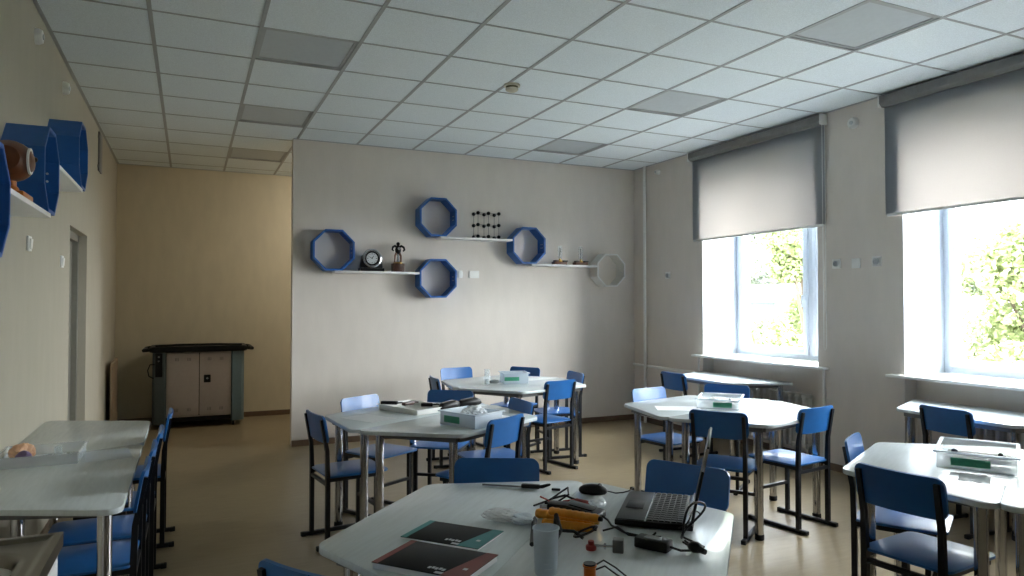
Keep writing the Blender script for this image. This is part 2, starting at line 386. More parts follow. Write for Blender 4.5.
for key, (x, y, t) in HEX.items():
    t = math.radians(t)
    for s, rz in ((0, t - PI / 2), (1, t + PI / 2)):
        # which half lies further left in the photo decides its label
        cx_ = Vector((x, y)) + Vector((-math.sin(rz), math.cos(rz))) * TD / 2
        left = cx_.dot(Vector((math.cos(YAW), -math.sin(YAW)))) < Vector((x, y)).dot(Vector((math.cos(YAW), -math.sin(YAW))))
        lab = TLAB[key]
        pick = {'F': lab[1] if left else lab[0], 'G': lab[0] if left else lab[1]}.get(key, lab[0] if left else lab[1])
        place_table(x + math.sin(-rz) * .0, y, rz, pick, 'hexagon tables')
place_table(-.210, 3.49, PI / 2, 'pale trapezoid table against the left wall, nearer one beside the sink', 'left wall tables')
place_table(-.798, 4.53, -PI / 2, 'pale trapezoid table against the left wall, farther one towards the door', 'left wall tables')
place_table(5.045, 5.43, PI / 2, 'pale trapezoid table under the far window sill', 'window tables')
place_table(5.045, 2.975, PI / 2, 'pale trapezoid table under the near window sill', 'window tables')

# ------------------------------------------------------------------ chairs
def curved_panel(w_, h_, th, r, sag):
    """rounded panel in the XZ plane, gently curved in plan, bottom edge at z=0"""
    pts = rounded([(-w_ / 2, 0), (w_ / 2, 0), (w_ / 2, h_), (-w_ / 2, h_)], r, 4)
    t = bmesh.new(); nx = 12; cols = []
    xs = sorted(set([round(p[0], 4) for p in pts] + [round(-w_ / 2 + .03 + (w_ - .06) * k / nx, 4) for k in range(nx + 1)]))
    def rng(x):
        d = abs(x) - (w_ / 2 - r); 
        if d <= 0: return 0, h_
        k = r - math.sqrt(max(0, r * r - d * d)); return k, h_ - k
    fr_, bk = [], []
    for x in xs:
        lo, hi = rng(x); y = sag * (1 - (2 * x / w_) ** 2)
        fr_.append((t.verts.new((x, -y + th / 2, lo)), t.verts.new((x, -y + th / 2, hi)))); bk.append((t.verts.new((x, -y - th / 2, lo)), t.verts.new((x, -y - th / 2, hi))))
    for i in range(len(xs) - 1):
        a, b = fr_[i], fr_[i + 1]; c, d = bk[i], bk[i + 1]
        t.faces.new((a[0], b[0], b[1], a[1])); t.faces.new((c[0], c[1], d[1], d[0]))
        t.faces.new((a[1], b[1], d[1], c[1])); t.faces.new((a[0], c[0], d[0], b[0]))
    for i in (0, -1): t.faces.new((fr_[i][0], fr_[i][1], bk[i][1], bk[i][0]))
    bmesh.ops.recalc_face_normals(t, faces=t.faces); return t
SEAT = 0.425
def make_chair():
    t = thing('school_chair', '', 'chair')
    st = MB().prism(rounded([(-.18, -.17), (.18, -.17), (.18, .215), (-.18, .215)], .045), SEAT - .012, SEAT, .003).build('seat', 'blue', t)
    bk = MB(); bk._add(curved_panel(.36, .165, .011, .035, .016), T((0, -.166, .616), rx=math.radians(10))); bk.build('backrest', 'blue', t)
    for s in (-1, 1):
        MB().tube([(s * .155, -.165, .022), (s * .155, -.165, .40), (s * .155, -.170, .57), (s * .155, -.204, .755)], [.0125, .0125, .011, .0095], square=True).build('rear_post', 'frame', t)
        MB().tube([(s * .155, .135, .022), (s * .155, .135, SEAT - .03)], .0115, square=True).build('front_post', 'frame', t)
        rn = MB().box((s * .155, -.01, .014), (.026, .42, .024), .004).build('runner', 'frame', t)
        for y in (-.215, .195): MB().box((s * .155, y, .013), (.03, .03, .026), .004).build('runner_cap', 'rubber', rn)
        MB().tube([(s * .155, -.165, SEAT - .024), (s * .155, .17, SEAT - .024)], .0115, square=True).build('side_rail', 'frame', t)
    MB().tube([(-.155, .135, .215), (.155, .135, .215)], .010, square=True).build('stretcher', 'frame', t)
    MB().tube([(-.155, -.165, SEAT - .05), (.155, -.165, SEAT - .05)], .010, square=True).build('stretcher', 'frame', t)
    return t
CHAIR = make_chair(); chair_used = [False]
def place_chair(mx_, my_, fx, fy, label, group):
    f = Vector((fx, fy)).normalized()
    t = CHAIR if not chair_used[0] else copy_tree(CHAIR); chair_used[0] = True
    t.location = (mx_ + f.x * .205, my_ + f.y * .205, 0); t.rotation_euler = (0, 0, math.atan2(-f.x, f.y))
    tag(t, label, 'chair', group); return t
G1_, G2_, G3_ = 'chairs around the hexagon tables', 'chairs at the window tables', 'chairs along the left wall table'
for a in (
    (1.198, 2.772, -.454, -.891, 'blue school chair at the far side of the nearest table, behind the black cable', G1_),
    (1.865, 2.339, -.891, -.454, 'blue school chair directly behind the open laptop', G1_),
    (.266, 1.80, .81, .59, 'blue school chair at the bottom edge of the photo, only its backrest corner showing', G1_),
    (0.683, 4.366, .99, .139, 'blue school chair seen side-on at the left end of the middle table', G1_),
    (1.099, 5.022, .515, -.857, 'blue school chair with shining pale backrest behind the middle table', G1_),
    (1.813, 5.08, -.6, -.8, 'blue school chair behind the dark pouch on the middle table', G1_),
    (1.688, 3.746, -.515, .857, 'bright blue school chair, back towards us, right of the middle table\'s kit box', G1_),
    (2.074, 4.361, -1, 0, 'dull blue school chair at the right end of the middle table', G1_),
    (1.985, 6.038, .995, -.1, 'dark blue school chair at the left end of the far table by the partition', G1_),
    (2.496, 6.851, .12, -1, 'blue school chair with shining pale backrest behind the far table, near the glass beaker', G1_),
    (3.173, 6.596, -.84, -.54, 'dark blue school chair behind the kit box on the far table', G1_),
    (3.386, 5.908, -1, .09, 'blue school chair at the right end of the far table', G1_),
    (2.905, 5.33, -.24, .97, 'bright blue school chair, back towards us, at the far table\'s right front', G1_),
    (2.935, 3.405, .83, .56, 'dark blue school chair, back towards us, before the far window\'s kit box table', G1_),
    (3.635, 3.275, -.15, .99, 'blue school chair with glaring seat, right of the far window\'s kit box table', G1_),
    (3.261, 4.585, .17, -.98, 'pale shining blue school chair left of the far window\'s kit box table', G1_),
    (3.975, 4.491, -.82, -.57, 'blue school chair between the kit box table and the far window table, facing us', G1_),
    (4.178, 5.481, 1, .03, 'dark blue school chair at the left end of the table under the far window', G2_),
    (2.537, 1.912, .99, .12, 'dark blue school chair with its back to us, largest one at the lower right', G1_),
    (2.975, 2.485, .5, -.87, 'blue school chair seen edge-on at the right front table\'s far left corner', G1_),
    (4.345, 2.935, 1, -.05, 'dark blue school chair facing the table under the near window', G2_),
    (-.095, 4.81, -1, .0, 'blue school chair farthest of the row along the left wall table', G3_),
    (-.125, 4.14, -1, .0, 'blue school chair second farthest of the row along the left wall table', G3_),
    (-.140, 3.68, -1, .0, 'blue school chair second nearest of the row along the left wall table', G3_),
    (-.150, 3.28, -1, .0, 'blue school chair nearest of the row along the left wall table', G3_)):
    place_chair(*a)

# ------------------------------------------------------------------ octagon shelves
def octagon(r, rot=PI / 8): return [(r * math.cos(rot + k * PI / 4), r * math.sin(rot + k * PI / 4)) for k in range(8)]
def octa_ring(flat, th, depth, mtx):
    ro = flat / 2 / math.cos(PI / 8); ri = (flat / 2 - th) / math.cos(PI / 8)
    t = bmesh.new(); O, I = octagon(ro), octagon(ri); L = []
    for pts in (O, I):
        L.append([t.verts.new((p[0], 0, p[1])) for p in pts]); L.append([t.verts.new((p[0], depth, p[1])) for p in pts])
    for k in range(8):
        j = (k + 1) % 8
        t.faces.new((L[0][k], L[0][j], L[1][j], L[1][k])); t.faces.new((L[2][k], L[3][k], L[3][j], L[2][j]))
        t.faces.new((L[0][k], L[2][k], L[2][j], L[0][j])); t.faces.new((L[1][k], L[1][j], L[3][j], L[3][k]))
    bmesh.ops.recalc_face_normals(t, faces=t.faces); m = MB(); m._add(t, mtx); return m
DEP = .175; YS = YP - DEP
def octa_box(x, z, color, label, wall='front'):
    if wall == 'front': t = thing('octagon_shelf', label, 'wall shelf', (x, YS, z), 0, 'octagon wall shelves')
    else: t = thing('octagon_shelf', label, 'wall shelf', (XL + DEP, x, z), PI / 2, 'octagon wall shelves')
    fl = .415 if color != 'shelfwhite' else .395
    o = octa_ring(fl, .018, DEP, T()).build('ring', color if color != 'shelfwhite' else 'shelfwhite_shaded', t, smooth=False)
    # pale edge banding on the front rim
    octa_ring(fl - .004, .012, .0015, T((0, -.0015, 0))).build('edge_band', 'shelfwhite' if color == 'shelfwhite' else 'shelfblue', t, smooth=False)
    c = MB()
    for k in range(4): c.lathe([(.006, 0), (.006, .004)], 8, T((fl / 2 - .019, .05 + .03 * (k % 2), -.02 if k < 2 else .02), ry=-PI / 2))
    c.build('screw_cap', 'pale_grey', t)
    return t
FR = [(1.320, 1.975, 'shelfblue', 'blue octagon wall shelf farthest left on the partition, beside the clock'),
      (2.425, 2.365, 'shelfblue', 'blue octagon wall shelf highest on the partition'),
      (2.425, 1.705, 'shelfblue', 'blue octagon wall shelf on the partition below the highest one'),
      (3.510, 2.095, 'shelfblue', 'blue octagon wall shelf on the partition between the lattice and the glass tubes'),
      (4.605, 1.835, 'shelfwhite', 'white octagon wall shelf at the right end of the partition')]
for x, z, c, l in FR: octa_box(x, z, c, l)
def plank(x0, x1, z, label, wall='front'):
    if wall == 'front': o = MB().box((0, 0, 0), (x1 - x0, DEP, .022), .002); loc = ((x0 + x1) / 2, YS + DEP / 2, z)
    else: o = MB().box((0, 0, 0), (DEP, x1 - x0, .022), .002); loc = (XL + DEP / 2, (x0 + x1) / 2, z)
    o = o.build('shelf_board', 'shelfwhite'); o.location = loc; tag(o, label, 'shelf', 'white shelf boards')
Z1, Z2, Z3 = 1.975 - .2075 - .011, 2.365 - .2075 - .011, 2.095 - .2075 - .011
plank(1.33, 2.215, Z1, 'white shelf board under the clock and the brown model')
plank(2.45, 3.30, Z2, 'white shelf board under the black lattice model')
plank(3.54, 4.405, Z3, 'white shelf board under the two glass tubes')
LW = [(5.22, 2.37, 'blue octagon wall shelf farthest along the left wall'), (4.11, 2.085, 'blue octagon wall shelf behind the brown model on the left wall'),
      (3.02, 1.81, 'blue octagon wall shelf cut by the left edge of the photo')]
for y, z, l in LW: octa_box(y, z, 'shelfblue', l, 'left')
plank(4.32, 5.20, 2.37 - .2185, 'white shelf board on the left wall between the two farther blue octagons', 'left')
plank(3.23, 4.09, 2.085 - .2185, 'white shelf board under the brown model on the left wall', 'left')

# things on the shelves
ZT1, ZT2, ZT3 = Z1 + .011, Z2 + .011, Z3 + .011
t = thing('table_clock', 'black table clock with white ring dial on the partition shelf', 'clock', (1.715, YS + .075, ZT1))
b = MB(); b.prism([(-.125, -.055), (.125, -.055), (.125, .055), (-.125, .055)], 0, .035, .006); b.prism(rounded([(-.118, 0), (.118, 0), (.10, .14), (-.10, .14)], .02), -.034, .034, .004, T((0, 0, .03), rx=PI / 2)); b.build('base', 'gloss_black', t)
CT = T((0, -.026, .135), rx=PI / 2)
MB().lathe([(.070, -.02), (.098, -.02), (.102, .0), (.098, .022), (.086, .028), (.078, .022), (.074, .012)], 32, CT, cap=False).build('bezel', 'silver', t)
MB().lathe([(.0, -.022), (.092, -.022), (.092, .008), (.0, .008)], 32, CT).build('case', 'black', t)
MB().lathe([(.0, .0), (.058, .0), (.058, .011), (0, .011)], 32, CT).build('dial', 'pale_grey', t)
h = MB()
for k in range(12):
    a = k * PI / 6; h.box((.047 * math.cos(a), .047 * math.sin(a), .0115), (.010, .004, .002), 0, CT) if k % 3 else h.box((.046 * math.cos(a), .046 * math.sin(a), .0115), (.012, .007, .002), 0, CT)
h.build('hour_marks', 'black', t)
h = MB(); h.tube([(0, 0, .013), (.018, .028, .013)], .0028, 6, mtx=CT); h.tube([(0, 0, .014), (-.034, .016, .014)], .002, 6, mtx=CT); h.sphere((0, 0, .013), .006, 2, mtx=CT); h.build('hands', 'black', t)

t = thing('figurine', 'dark brown mechanical figure on a square wooden base on the partition shelf', 'figurine', (2.0, YS + .075, ZT1))
MB().box((0, 0, .045), (.125, .10, .09), .008).build('base', 'dark_brown', t)
MB().lathe([(.05, .09), (.05, .096), (.036, .10), (.032, .103)], 20).build('plinth', 'brass', t)
m = MB(); m.tube([(-.035, 0, .10), (-.03, 0, .17), (-.014, 0, .205)], [.010, .012, .014], 8); m.tube([(.035, 0, .10), (.03, 0, .17), (.014, 0, .205)], [.010, .012, .014], 8); m.build('support', 'brown', t)
MB().tube([(0, 0, .10), (0, 0, .19)], [.014, .010], 10).build('pillar', 'silver', t)
m = MB(); m.lathe([(.012, .19), (.03, .21), (.034, .24), (.02, .27), (.012, .285)], 14)
for s in (-1, 1): m.tube([(0, 0, .255), (s * .035, -.005, .275), (s * .058, -.012, .262), (s * .066, -.015, .235), (s * .05, -.018, .22)], [.012, .013, .012, .010, .008], 8)
m.sphere((0, 0, .298), .020, 2); m.build('body', 'gloss_black', t)
MB().lathe([(.0, 0), (.016, 0), (.016, .006), (0, .006)], 14, T((0, -.036, .245), rx=PI / 2)).build('medallion', 'silver', t)

t = thing('crystal_lattice_model', 'black ball lattice model with thin grey rods on the highest shelf board', 'lattice model', (3.015, YS + .088, ZT2))
rd = MB(); XS_, YS_, ZS_ = (-.125, .0, .125), (-.062, .07), (.02, .15, .28)
for x in XS_:
    for y in YS_: rd.tube([(x, y, .0), (x, y, .29)], .0024, 6)
for y in YS_:
    for z in ZS_: rd.tube([(XS_[0], y, z), (XS_[2], y, z)], .0024, 6)
for x in XS_:
    for z in ZS_: rd.tube([(x, YS_[0], z), (x, YS_[1], z)], .0024, 6)
rd.build('rods', 'grey', t)
for x in XS_:
    for y in YS_:
        for z in ZS_: MB().sphere((x, y, z), .0215, 2).build('ball', 'black', t)
for x, lab in ((3.945, 'left one of two clear glass tubes on brown stands on the shelf board'), (4.225, 'right one of two clear glass tubes on brown stands on the shelf board')):
    t = thing('glass_tube_stand', lab, 'glass tube', (x, YS + .08, ZT3), 0, 'glass tubes on wooden stands')
    MB().box((-.005, 0, .0175), (.17, .08, .035), .004).build('base', 'brown', t)
    MB().box((.06, -.005, .044), (.06, .06, .018), .003).build('terminal_block', 'black', t)
    MB().box((-.055, -.005, .044), (.05, .06, .018), .003).build('side_block', 'dark_brown', t)
    MB().lathe([(.03, .035), (.03, .05), (.012, .055), (.012, .07)], 16, T((0.0, 0, 0))).build('collar', 'brass', t)
    MB().lathe([(.010, .066), (.024, .075), (.026, .10), (.026, .19), (.024, .215), (.010, .225)], 18).build('tube', 'glass_obj', t)
    MB().tube([(0, 0, .066), (0, 0, .13), (.006, 0, .165), (0, 0, .20)], [.003, .006, .007, .004], 8).build('filament', 'grey', t)

t = thing('wooden_model', 'rounded brown wooden model with pale ring and clear dome on the left wall shelf', 'wooden model', (XL + .10, 3.62, 2.085 - .2185 + .011), 0)
MB().box((0, 0, .015), (.13, .20, .03), .006).build('base', 'amber', t)
MB().lathe([(.035, .03), (.03, .05), (.022, .06), (.022, .09)], 16).build('pedestal', 'amber', t)
b = MB(); b.lathe([(.0, -.11), (.05, -.10), (.082, -.05), (.088, .0), (.082, .04), (.066, .07), (.062, .085), (0, .085)], 24, T((0, -.0, .165), rx=-PI / 2)); b.build('body', 'brown', t)
MB().lathe([(.046, 0), (.056, 0), (.056, .008), (.046, .008)], 24, T((.070, -.03, .165), ry=PI / 2), cap=False).build('pale_ring', 'white', t)
e = MB(); e.sphere((.078, .035, .185), .013, 2); e.build('knob', 'gloss_black', t)
MB().lathe([(.064, .085), (.063, .10), (.056, .125), (.040, .145), (.018, .155), (0, .157)], 24, T((0, 0, .165), rx=-PI / 2)).build('dome', 'clear', t)

# ------------------------------------------------------------------ laptop trolley in the nook
t = thing('laptop_trolley', 'grey laptop charging trolley with black top tray in the nook', 'trolley', (.11, 8.95, 0)); t.scale = (1.04, .90, 1.062)
c = MB()
c.box((0, .30, .47), (.72, .56, .70), .004); c.build('cabinet', 'cart_grey', t)
for s, lab in ((-1, 'cart_dark'), (1, 'cart_blue')):
    pts = [(s * .33, .02), (s * .345, -.015), (s * .44, .015), (s * .47, .06), (s * .47, .56), (s * .33, .58)]
    if s < 0: pts = pts[::-1]
    MB().prism(pts, .055, .825, .004).build('side_column', lab, t, label='slate grey side column' if s < 0 else 'blue grey side column')
for s in (-1, 1):
    dr = MB().box((s * .166, .012, .475), (.325, .02, .665), .004).build('door', 'cart_grey', t)
    v = MB()
    for z in (.745, .20):
        for xx in (s * .166 - .062, s * .166 + .062):
            for q in range(3): v.box((xx - .014 + .014 * q, .001, z), (.006, .004, .034), .001)
    v.build('vent', 'grey', dr)
    if s > 0:
        k = MB(); k.box((.082, -.003, .53), (.07, .016, .085), .006); k.build('lock', 'black', dr)
        MB().lathe([(.0, 0), (.014, 0), (.012, .01), (0, .01)], 14, T((.082, -.010, .535), rx=PI / 2)).build('lock_cylinder', 'silver', dr)
MB().box((0, .0195, .475), (.012, .01, .68)).build('door_gap', 'black', t)
tp = MB(); tp.prism(rounded([(-.47, -.03), (.47, -.03), (.50, .05), (.50, .56), (.47, .62), (-.47, .62), (-.50, .56), (-.50, .05)], .03), .825, .885, .008); tp.build('top_tray', 'black', t)
for s in (-1, 1):
    h = MB(); h.tube([(s * .46, .0, .86), (s * .52, -.015, .855), (s * .555, .02, .85), (s * .555, .54, .85), (s * .52, .58, .855), (s * .46, .58, .86)], .019, 10); h.build('handle', 'black', t)
r = MB(); r.tube([(-.44, -.01, .895), (-.20, -.018, .905), (.2, -.018, .905), (.44, -.01, .895)], .012, 8); r.build('tray_rim', 'gloss_black', t)
MB().box((0, .30, .10), (.80, .54, .06), .008).build('base', 'black', t)
pp = MB().box((-.405, -.006, .69), (.07, .03, .25), .006).build('power_panel', 'black', t)
b = MB()
for z in (.78, .735): b.lathe([(0, 0), (.012, 0), (.010, .006), (0, .006)], 12, T((-.405, -.022, z), rx=PI / 2))
b.build('button', 'silver', pp)
MB().tube([(-.445, .01, .70), (-.49, -.01, .70), (-.512, -.015, .64), (-.50, -.015, .58), (-.455, .0, .55)], .006, 8).build('cable', 'black', t)
for sx_ in (-1, 1):
    for y in (.06, .52):
        w_ = MB(); w_.lathe([(.010, -.011), (.032, -.011), (.034, 0), (.032, .011), (.010, .011)], 18, T((sx_ * .36, y, .034), ry=PI / 2)); cs = w_.build('caster', 'rubber', t)
        MB().box((sx_ * .36, y + .012, .058), (.034, .05, .03), .005).build('fork', 'grey', cs)

# tan board leaning on the left wall by the nook corner
t = MB().prism(rounded([(-.30, 0), (.30, 0), (.30, .82), (-.30, .82)], [.01, .01, .06, .06]), -.012, .012, .003, T((0, 0, 0), rx=PI / 2)).build('board', 'tan', None)
t.location = (XL + .06, 8.82, .0); t.rotation_euler = (math.radians(0), math.radians(-3.0), PI / 2); tag(t, 'narrow tan board with rounded top standing against the left wall by the nook', 'board')

# unseen lamp added behind the partition to warm and brighten the nook
t = thing('nook_fill_lamp', 'unseen round lamp added behind the partition to warm the nook', 'ceiling lamp', (1.9, 8.5, H))
MB().lathe([(.15, -.02), (.16, 0)], 24).build('base', 'white', t)
lm = bpy.data.materials.new('fill_lamp_glass'); lm.use_nodes = True; pb = lm.node_tree.nodes['Principled BSDF']
pb.inputs['Emission Color'].default_value = (1, .92, .78, 1); pb.inputs['Emission Strength'].default_value = 8.5
MB().lathe([(.0, -.09), (.09, -.08), (.14, -.045), (.15, -.02)], 24).build('shade', lm, t)

# ------------------------------------------------------------------ sink cabinet, lower left
t = thing('sink_cabinet', 'white sink cabinet with stainless steel top in the lower left corner', 'sink', (-.535, 1.68, 0))
SZ = .85
c = MB(); c.bb((-.26, -.50, .10), (.225, .425, SZ - .035), .002); c.build('cabinet', 'shelfwhite', t)
MB().bb((-.25, -.48, 0), (.19, .40, .10)).build('plinth', 'grey', t)
for yy in (-.27, .19):
    dr = MB().box((.233, yy, .46), (.016, .44, .70), .003).build('door', 'shelfwhite', t)
    MB().tube([(.243, yy + (.16 if yy < 0 else -.16), .66), (.263, yy + (.16 if yy < 0 else -.16), .66), (.263, yy + (.16 if yy < 0 else -.16), .76), (.243, yy + (.16 if yy < 0 else -.16), .76)], .005, 8).build('handle', 'silver', dr)
# steel top with a rounded bowl: a grid sheet pushed down inside the bowl outline
tb = bmesh.new(); nx, ny = 150, 230; x0, x1, y0, y1 = -.262, .245, -.52, .455
bx0, bx1, by0, by1, br = -.19, .185, -.08, .355, .085
def rr_d(x, y):
    qx = abs(x - (bx0 + bx1) / 2) - (bx1 - bx0) / 2 + br; qy = abs(y - (by0 + by1) / 2) - (by1 - by0) / 2 + br
    return math.hypot(max(qx, 0), max(qy, 0)) + min(max(qx, qy), 0) - br
vs = []
for j in range(ny + 1):
    row = []
    for i in range(nx + 1):
        x = x0 + (x1 - x0) * i / nx; y = y0 + (y1 - y0) * j / ny; dd = rr_d(x, y)
        de = min(x - x0, x1 - x, y - y0, y1 - y)
        z = 0 if de < .018 else -.008 * min(1, (de - .018) / .014)
        if dd < .012: z = -.008 - .002 * (1 - max(dd, 0) / .012)
        if dd < 0: q_ = min(1, -dd / .05); z = -.010 - .145 * q_ * q_ * (3 - 2 * q_) - .01 * min(1, max(0, -dd - .05) / .1)
        row.append(tb.verts.new((x, y, SZ + z)))
    vs.append(row)
for j in range(ny):
    for i in range(nx): tb.faces.new((vs[j][i], vs[j][i + 1], vs[j + 1][i + 1], vs[j + 1][i]))
m = MB(); m._add(tb)
m.bb((x0, y1 - .001, SZ - .035), (x1, y1 + .001, SZ)); m.bb((x1 - .001, y0, SZ - .035), (x1 + .001, y1, SZ)); m.bb((x0, y0 - .001, SZ - .035), (x1, y0 + .001, SZ))
m.build('steel_top', 'steel', t)
MB().lathe([(0, 0), (.03, 0), (.034, .004), (.04, .005)], 20, T((-.02, .16, SZ - .172))).build('drain', 'chrome', t)

# ------------------------------------------------------------------ roller blinds
def blind(a, b, label, z0):
    z1 = 3.045; y0, y1 = a - .11, b + .13
    t = thing('roller_blind', label, 'roller blind', (XR, (y0 + y1) / 2, z0), 0, 'roller blinds'); hw = (y1 - y0) / 2; hz = z1 - z0
    cl = MB(); cl.bb((-.026, -hw + .004, .012), (-.024, hw - .004, hz - .05)); cl.build('cloth', 'blind', t)
    c = MB(); c.prism(rounded([(0, -.045), (0, .045), (-.085, .045), (-.085, -.02), (-.055, -.045)][::-1], .008, 3), -hw, hw, 0, T((0, 0, hz - .005), rx=PI / 2)); c.build('cassette', 'cassette', t)
    MB().bb((-.034, -hw + .018, -.006), (-.017, hw - .018, .016), .004).build('bottom_bar', 'shelfwhite', t)
    for s in (-1, 1): MB().box((-.045, s * (hw + .004), hz - .005), (.092, .012, .10), .006).build('end_cap', 'white', t)
    ch = MB()
    for dx in (-.030, -.062): ch.tube([(dx, -hw - .004, hz - .04), (dx, -hw - .004, -1.06)], .0028, 6)
    ch.tube([(-.030, -hw - .004, -1.06), (-.046, -hw - .004, -1.085), (-.062, -hw - .004, -1.06)], .0028, 6)
    ch.build('chain', 'white', t)
blind(*WINDOWS[0], 'pale grey roller blind half lowered over the far window', 2.115)
blind(*WINDOWS[1], 'pale grey roller blind half lowered over the near window at the right frame edge', 2.13)
blind(*WINDOWS[2], 'unseen pale grey roller blind beside the camera, drawn down to dim the left wall', 0.95)  # this blind and the next are out of view, lowered to dim the left wall
blind(*WINDOWS[3], 'unseen pale grey roller blind behind the camera, drawn down to dim the left wall', 0.90)

# ------------------------------------------------------------------ radiators and pipes
def radiator(yc, n, label):
    t = thing('radiator', label, 'radiator', (XR + .075, yc, 0), 0, 'cast iron radiators')
    for k in range(n):
        y = (k - (n - 1) / 2) * .08
        s = MB(); s.tube([(0, y, .14), (0, y, .58)], .022, 10)
        for dx in (-.035, .035): s.tube([(dx, y, .15), (dx, y, .57)], .018, 8)
        s.box((0, y, .585), (.10, .062, .045), .018); s.box((0, y, .135), (.10, .062, .045), .018); s.build('section', 'iron', t)
    h = MB(); w_ = n * .08 / 2
    for z in (.585, .135): h.tube([(0, -w_, z), (0, w_, z)], .016, 10)
    h.build('manifold', 'iron', t)
    for s in (-1, 1):
        MB().box((.04, s * (w_ - .1), .35), (.06, .02, .03)).build('bracket', 'iron', t); MB().tube([(0, s * (w_ - .04), 0), (0, s * (w_ - .04), .13)], .01, 8).build('foot', 'iron', t)
radiator(5.18, 12, 'pale cast iron radiator under the far window'); radiator(2.85, 12, 'pale cast iron radiator under the near window')
t = MB(); t.tube([(XR - .04, 7.09, 0), (XR - .04, 7.09, H)], .017, 10); t = t.build('riser_pipe', 'white'); tag(t, 'white vertical heating pipe beside the partition corner', 'pipe')
t = MB(); t.tube([(XR - .035, YP - .03, .685), (XR - .035, 6.2, .685), (XR - .035, 6.12, .66), (XR + .02, 6.02, .62), (XR + .075, 5.95, .585), (XR + .075, 5.68, .585)], .014, 10); t = t.build('feed_pipe', 'white'); tag(t, 'white horizontal heating pipe running to the far radiator', 'pipe')
for (y, z0, z1, lab) in ((6.13, 0.02, .86, 'thin white vertical pipe left of the far window niche'), (4.47, 0.02, .86, 'thin white vertical pipe right of the far window niche')):
    t = MB(); t.tube([(XR - .018, y, z0), (XR - .018, y, z1)], .011, 8); t = t.build('pipe', 'white'); tag(t, lab, 'pipe', 'thin pipes beside the niche')

# ------------------------------------------------------------------ small wall fittings
def disc_fit(name, label, cat, loc, rx, ry, r=.055, h=.035, group=None):
    t = thing(name, label, cat, loc, 0, group); m = T((0, 0, 0), rx=rx, ry=ry)
    MB().lathe([(r, 0), (r, h * .5), (r * .8, h), (0, h)], 24, m).build('housing', 'white', t)
    MB().lathe([(r * .35, h), (r * .33, h * 1.2), (0, h * 1.2)], 16, m).build('cap', 'pale_grey', t); return t
disc_fit('round_detector', 'white round wall sensor high between the two windows', 'sensor', (XR, 4.15, 2.945), 0, -PI / 2, .048)
disc_fit('round_detector', 'small white sensor high beside the corner pipe', 'sensor', (XR, 6.85, 2.99), 0, -PI / 2, .03, .05)
disc_fit('round_detector', 'white round sensor high on the left wall, nearer one', 'sensor', (XL, 4.68, 2.935), 0, PI / 2, .045)
disc_fit('round_detector', 'white round sensor high on the left wall, farther one', 'sensor', (XL, 5.64, 2.91), 0, PI / 2, .045)
def plate(label, loc, rz, kind='socket', w_=.082):
    t = thing('wall_socket' if kind == 'socket' else 'wall_switch' if kind == 'switch' else 'cover_plate', label, 'socket' if kind == 'socket' else 'switch' if kind == 'switch' else 'plate', loc, rz)
    MB().box((0, -.006, 0), (w_, .012, .082), .004).build('plate', 'white', t)
    if kind == 'socket':
        MB().lathe([(.026, 0), (.026, .012), (.021, .012), (.020, .004), (0, .004)], 20, T((0, -.010, 0), rx=PI / 2)).build('socket_ring', 'pale_grey', t)
        h = MB()
        for s in (-1, 1): h.lathe([(.0045, 0), (.0045, .004), (0, .004)], 8, T((s * .0095, -.0115, 0), rx=PI / 2))
        h.lathe([(.019, 0), (.019, .0005), (0, .0005)], 18, T((0, -.014, 0), rx=PI / 2)); h.build('socket_well', 'bar', t)
    elif kind == 'switch':
        MB().box((0, -.014, 0), (.055, .010, .055), .003, T(rx=.06)).build('rocker', 'white', t)
    return t
plate('white wall socket nearest the far window, left of three between the windows', (XR, 4.335, 1.775), -PI / 2)
plate('blank white wall plate, middle of three between the windows', (XR, 4.14, 1.77), -PI / 2, 'plate')
plate('white wall socket nearest the near window, right of three between the windows', (XR, 3.945, 1.775), -PI / 2)
plate('white wall socket between the corner pipe and the far window', (XR, 6.68, 1.76), -PI / 2)
plate('small white wall switch right of the lower blue octagon on the partition', (2.735, YP, 1.76), 0, 'switch', .05)
plate('wide white wall plate on the partition right of the small switch', (2.90, YP, 1.76), 0, 'plate', .12)
plate('white wall switch on the left wall under the shelf board, nearer one', (XL, 4.56, 1.76), PI / 2, 'switch')
plate('white wall switch on the left wall close to the door', (XL, 5.64, 1.72), PI / 2, 'switch')
t = thing('wall_bracket', 'slim dark grey upright bracket high on the left wall near the nook', 'bracket', (XL, 7.75, 2.69))
MB().bb((0, -.11, 0), (.016, .11, .37), .004).build('rail', 'grey', t)
b = MB()
for z in (.04, .32): b.box((.006, 0, z), (.012, .26, .03), .003)
b.build('wall_plate', 'grey', t)
t = thing('smoke_detector', 'cream smoke detector hanging from the ceiling grid', 'smoke detector', (2.215, 4.845, H))
MB().lathe([(.062, -.014), (.062, 0)], 28).build('base', 'cream', t)
MB().lathe([(.0, -.030), (.036, -.029), (.044, -.020), (.046, -.014)], 28).build('neck', 'cream_dark', t)
MB().lathe([(.0, -.056), (.028, -.054), (.046, -.044), (.050, -.034), (.048, -.029), (0, -.029)], 28).build('sensing_head', 'cream', t)

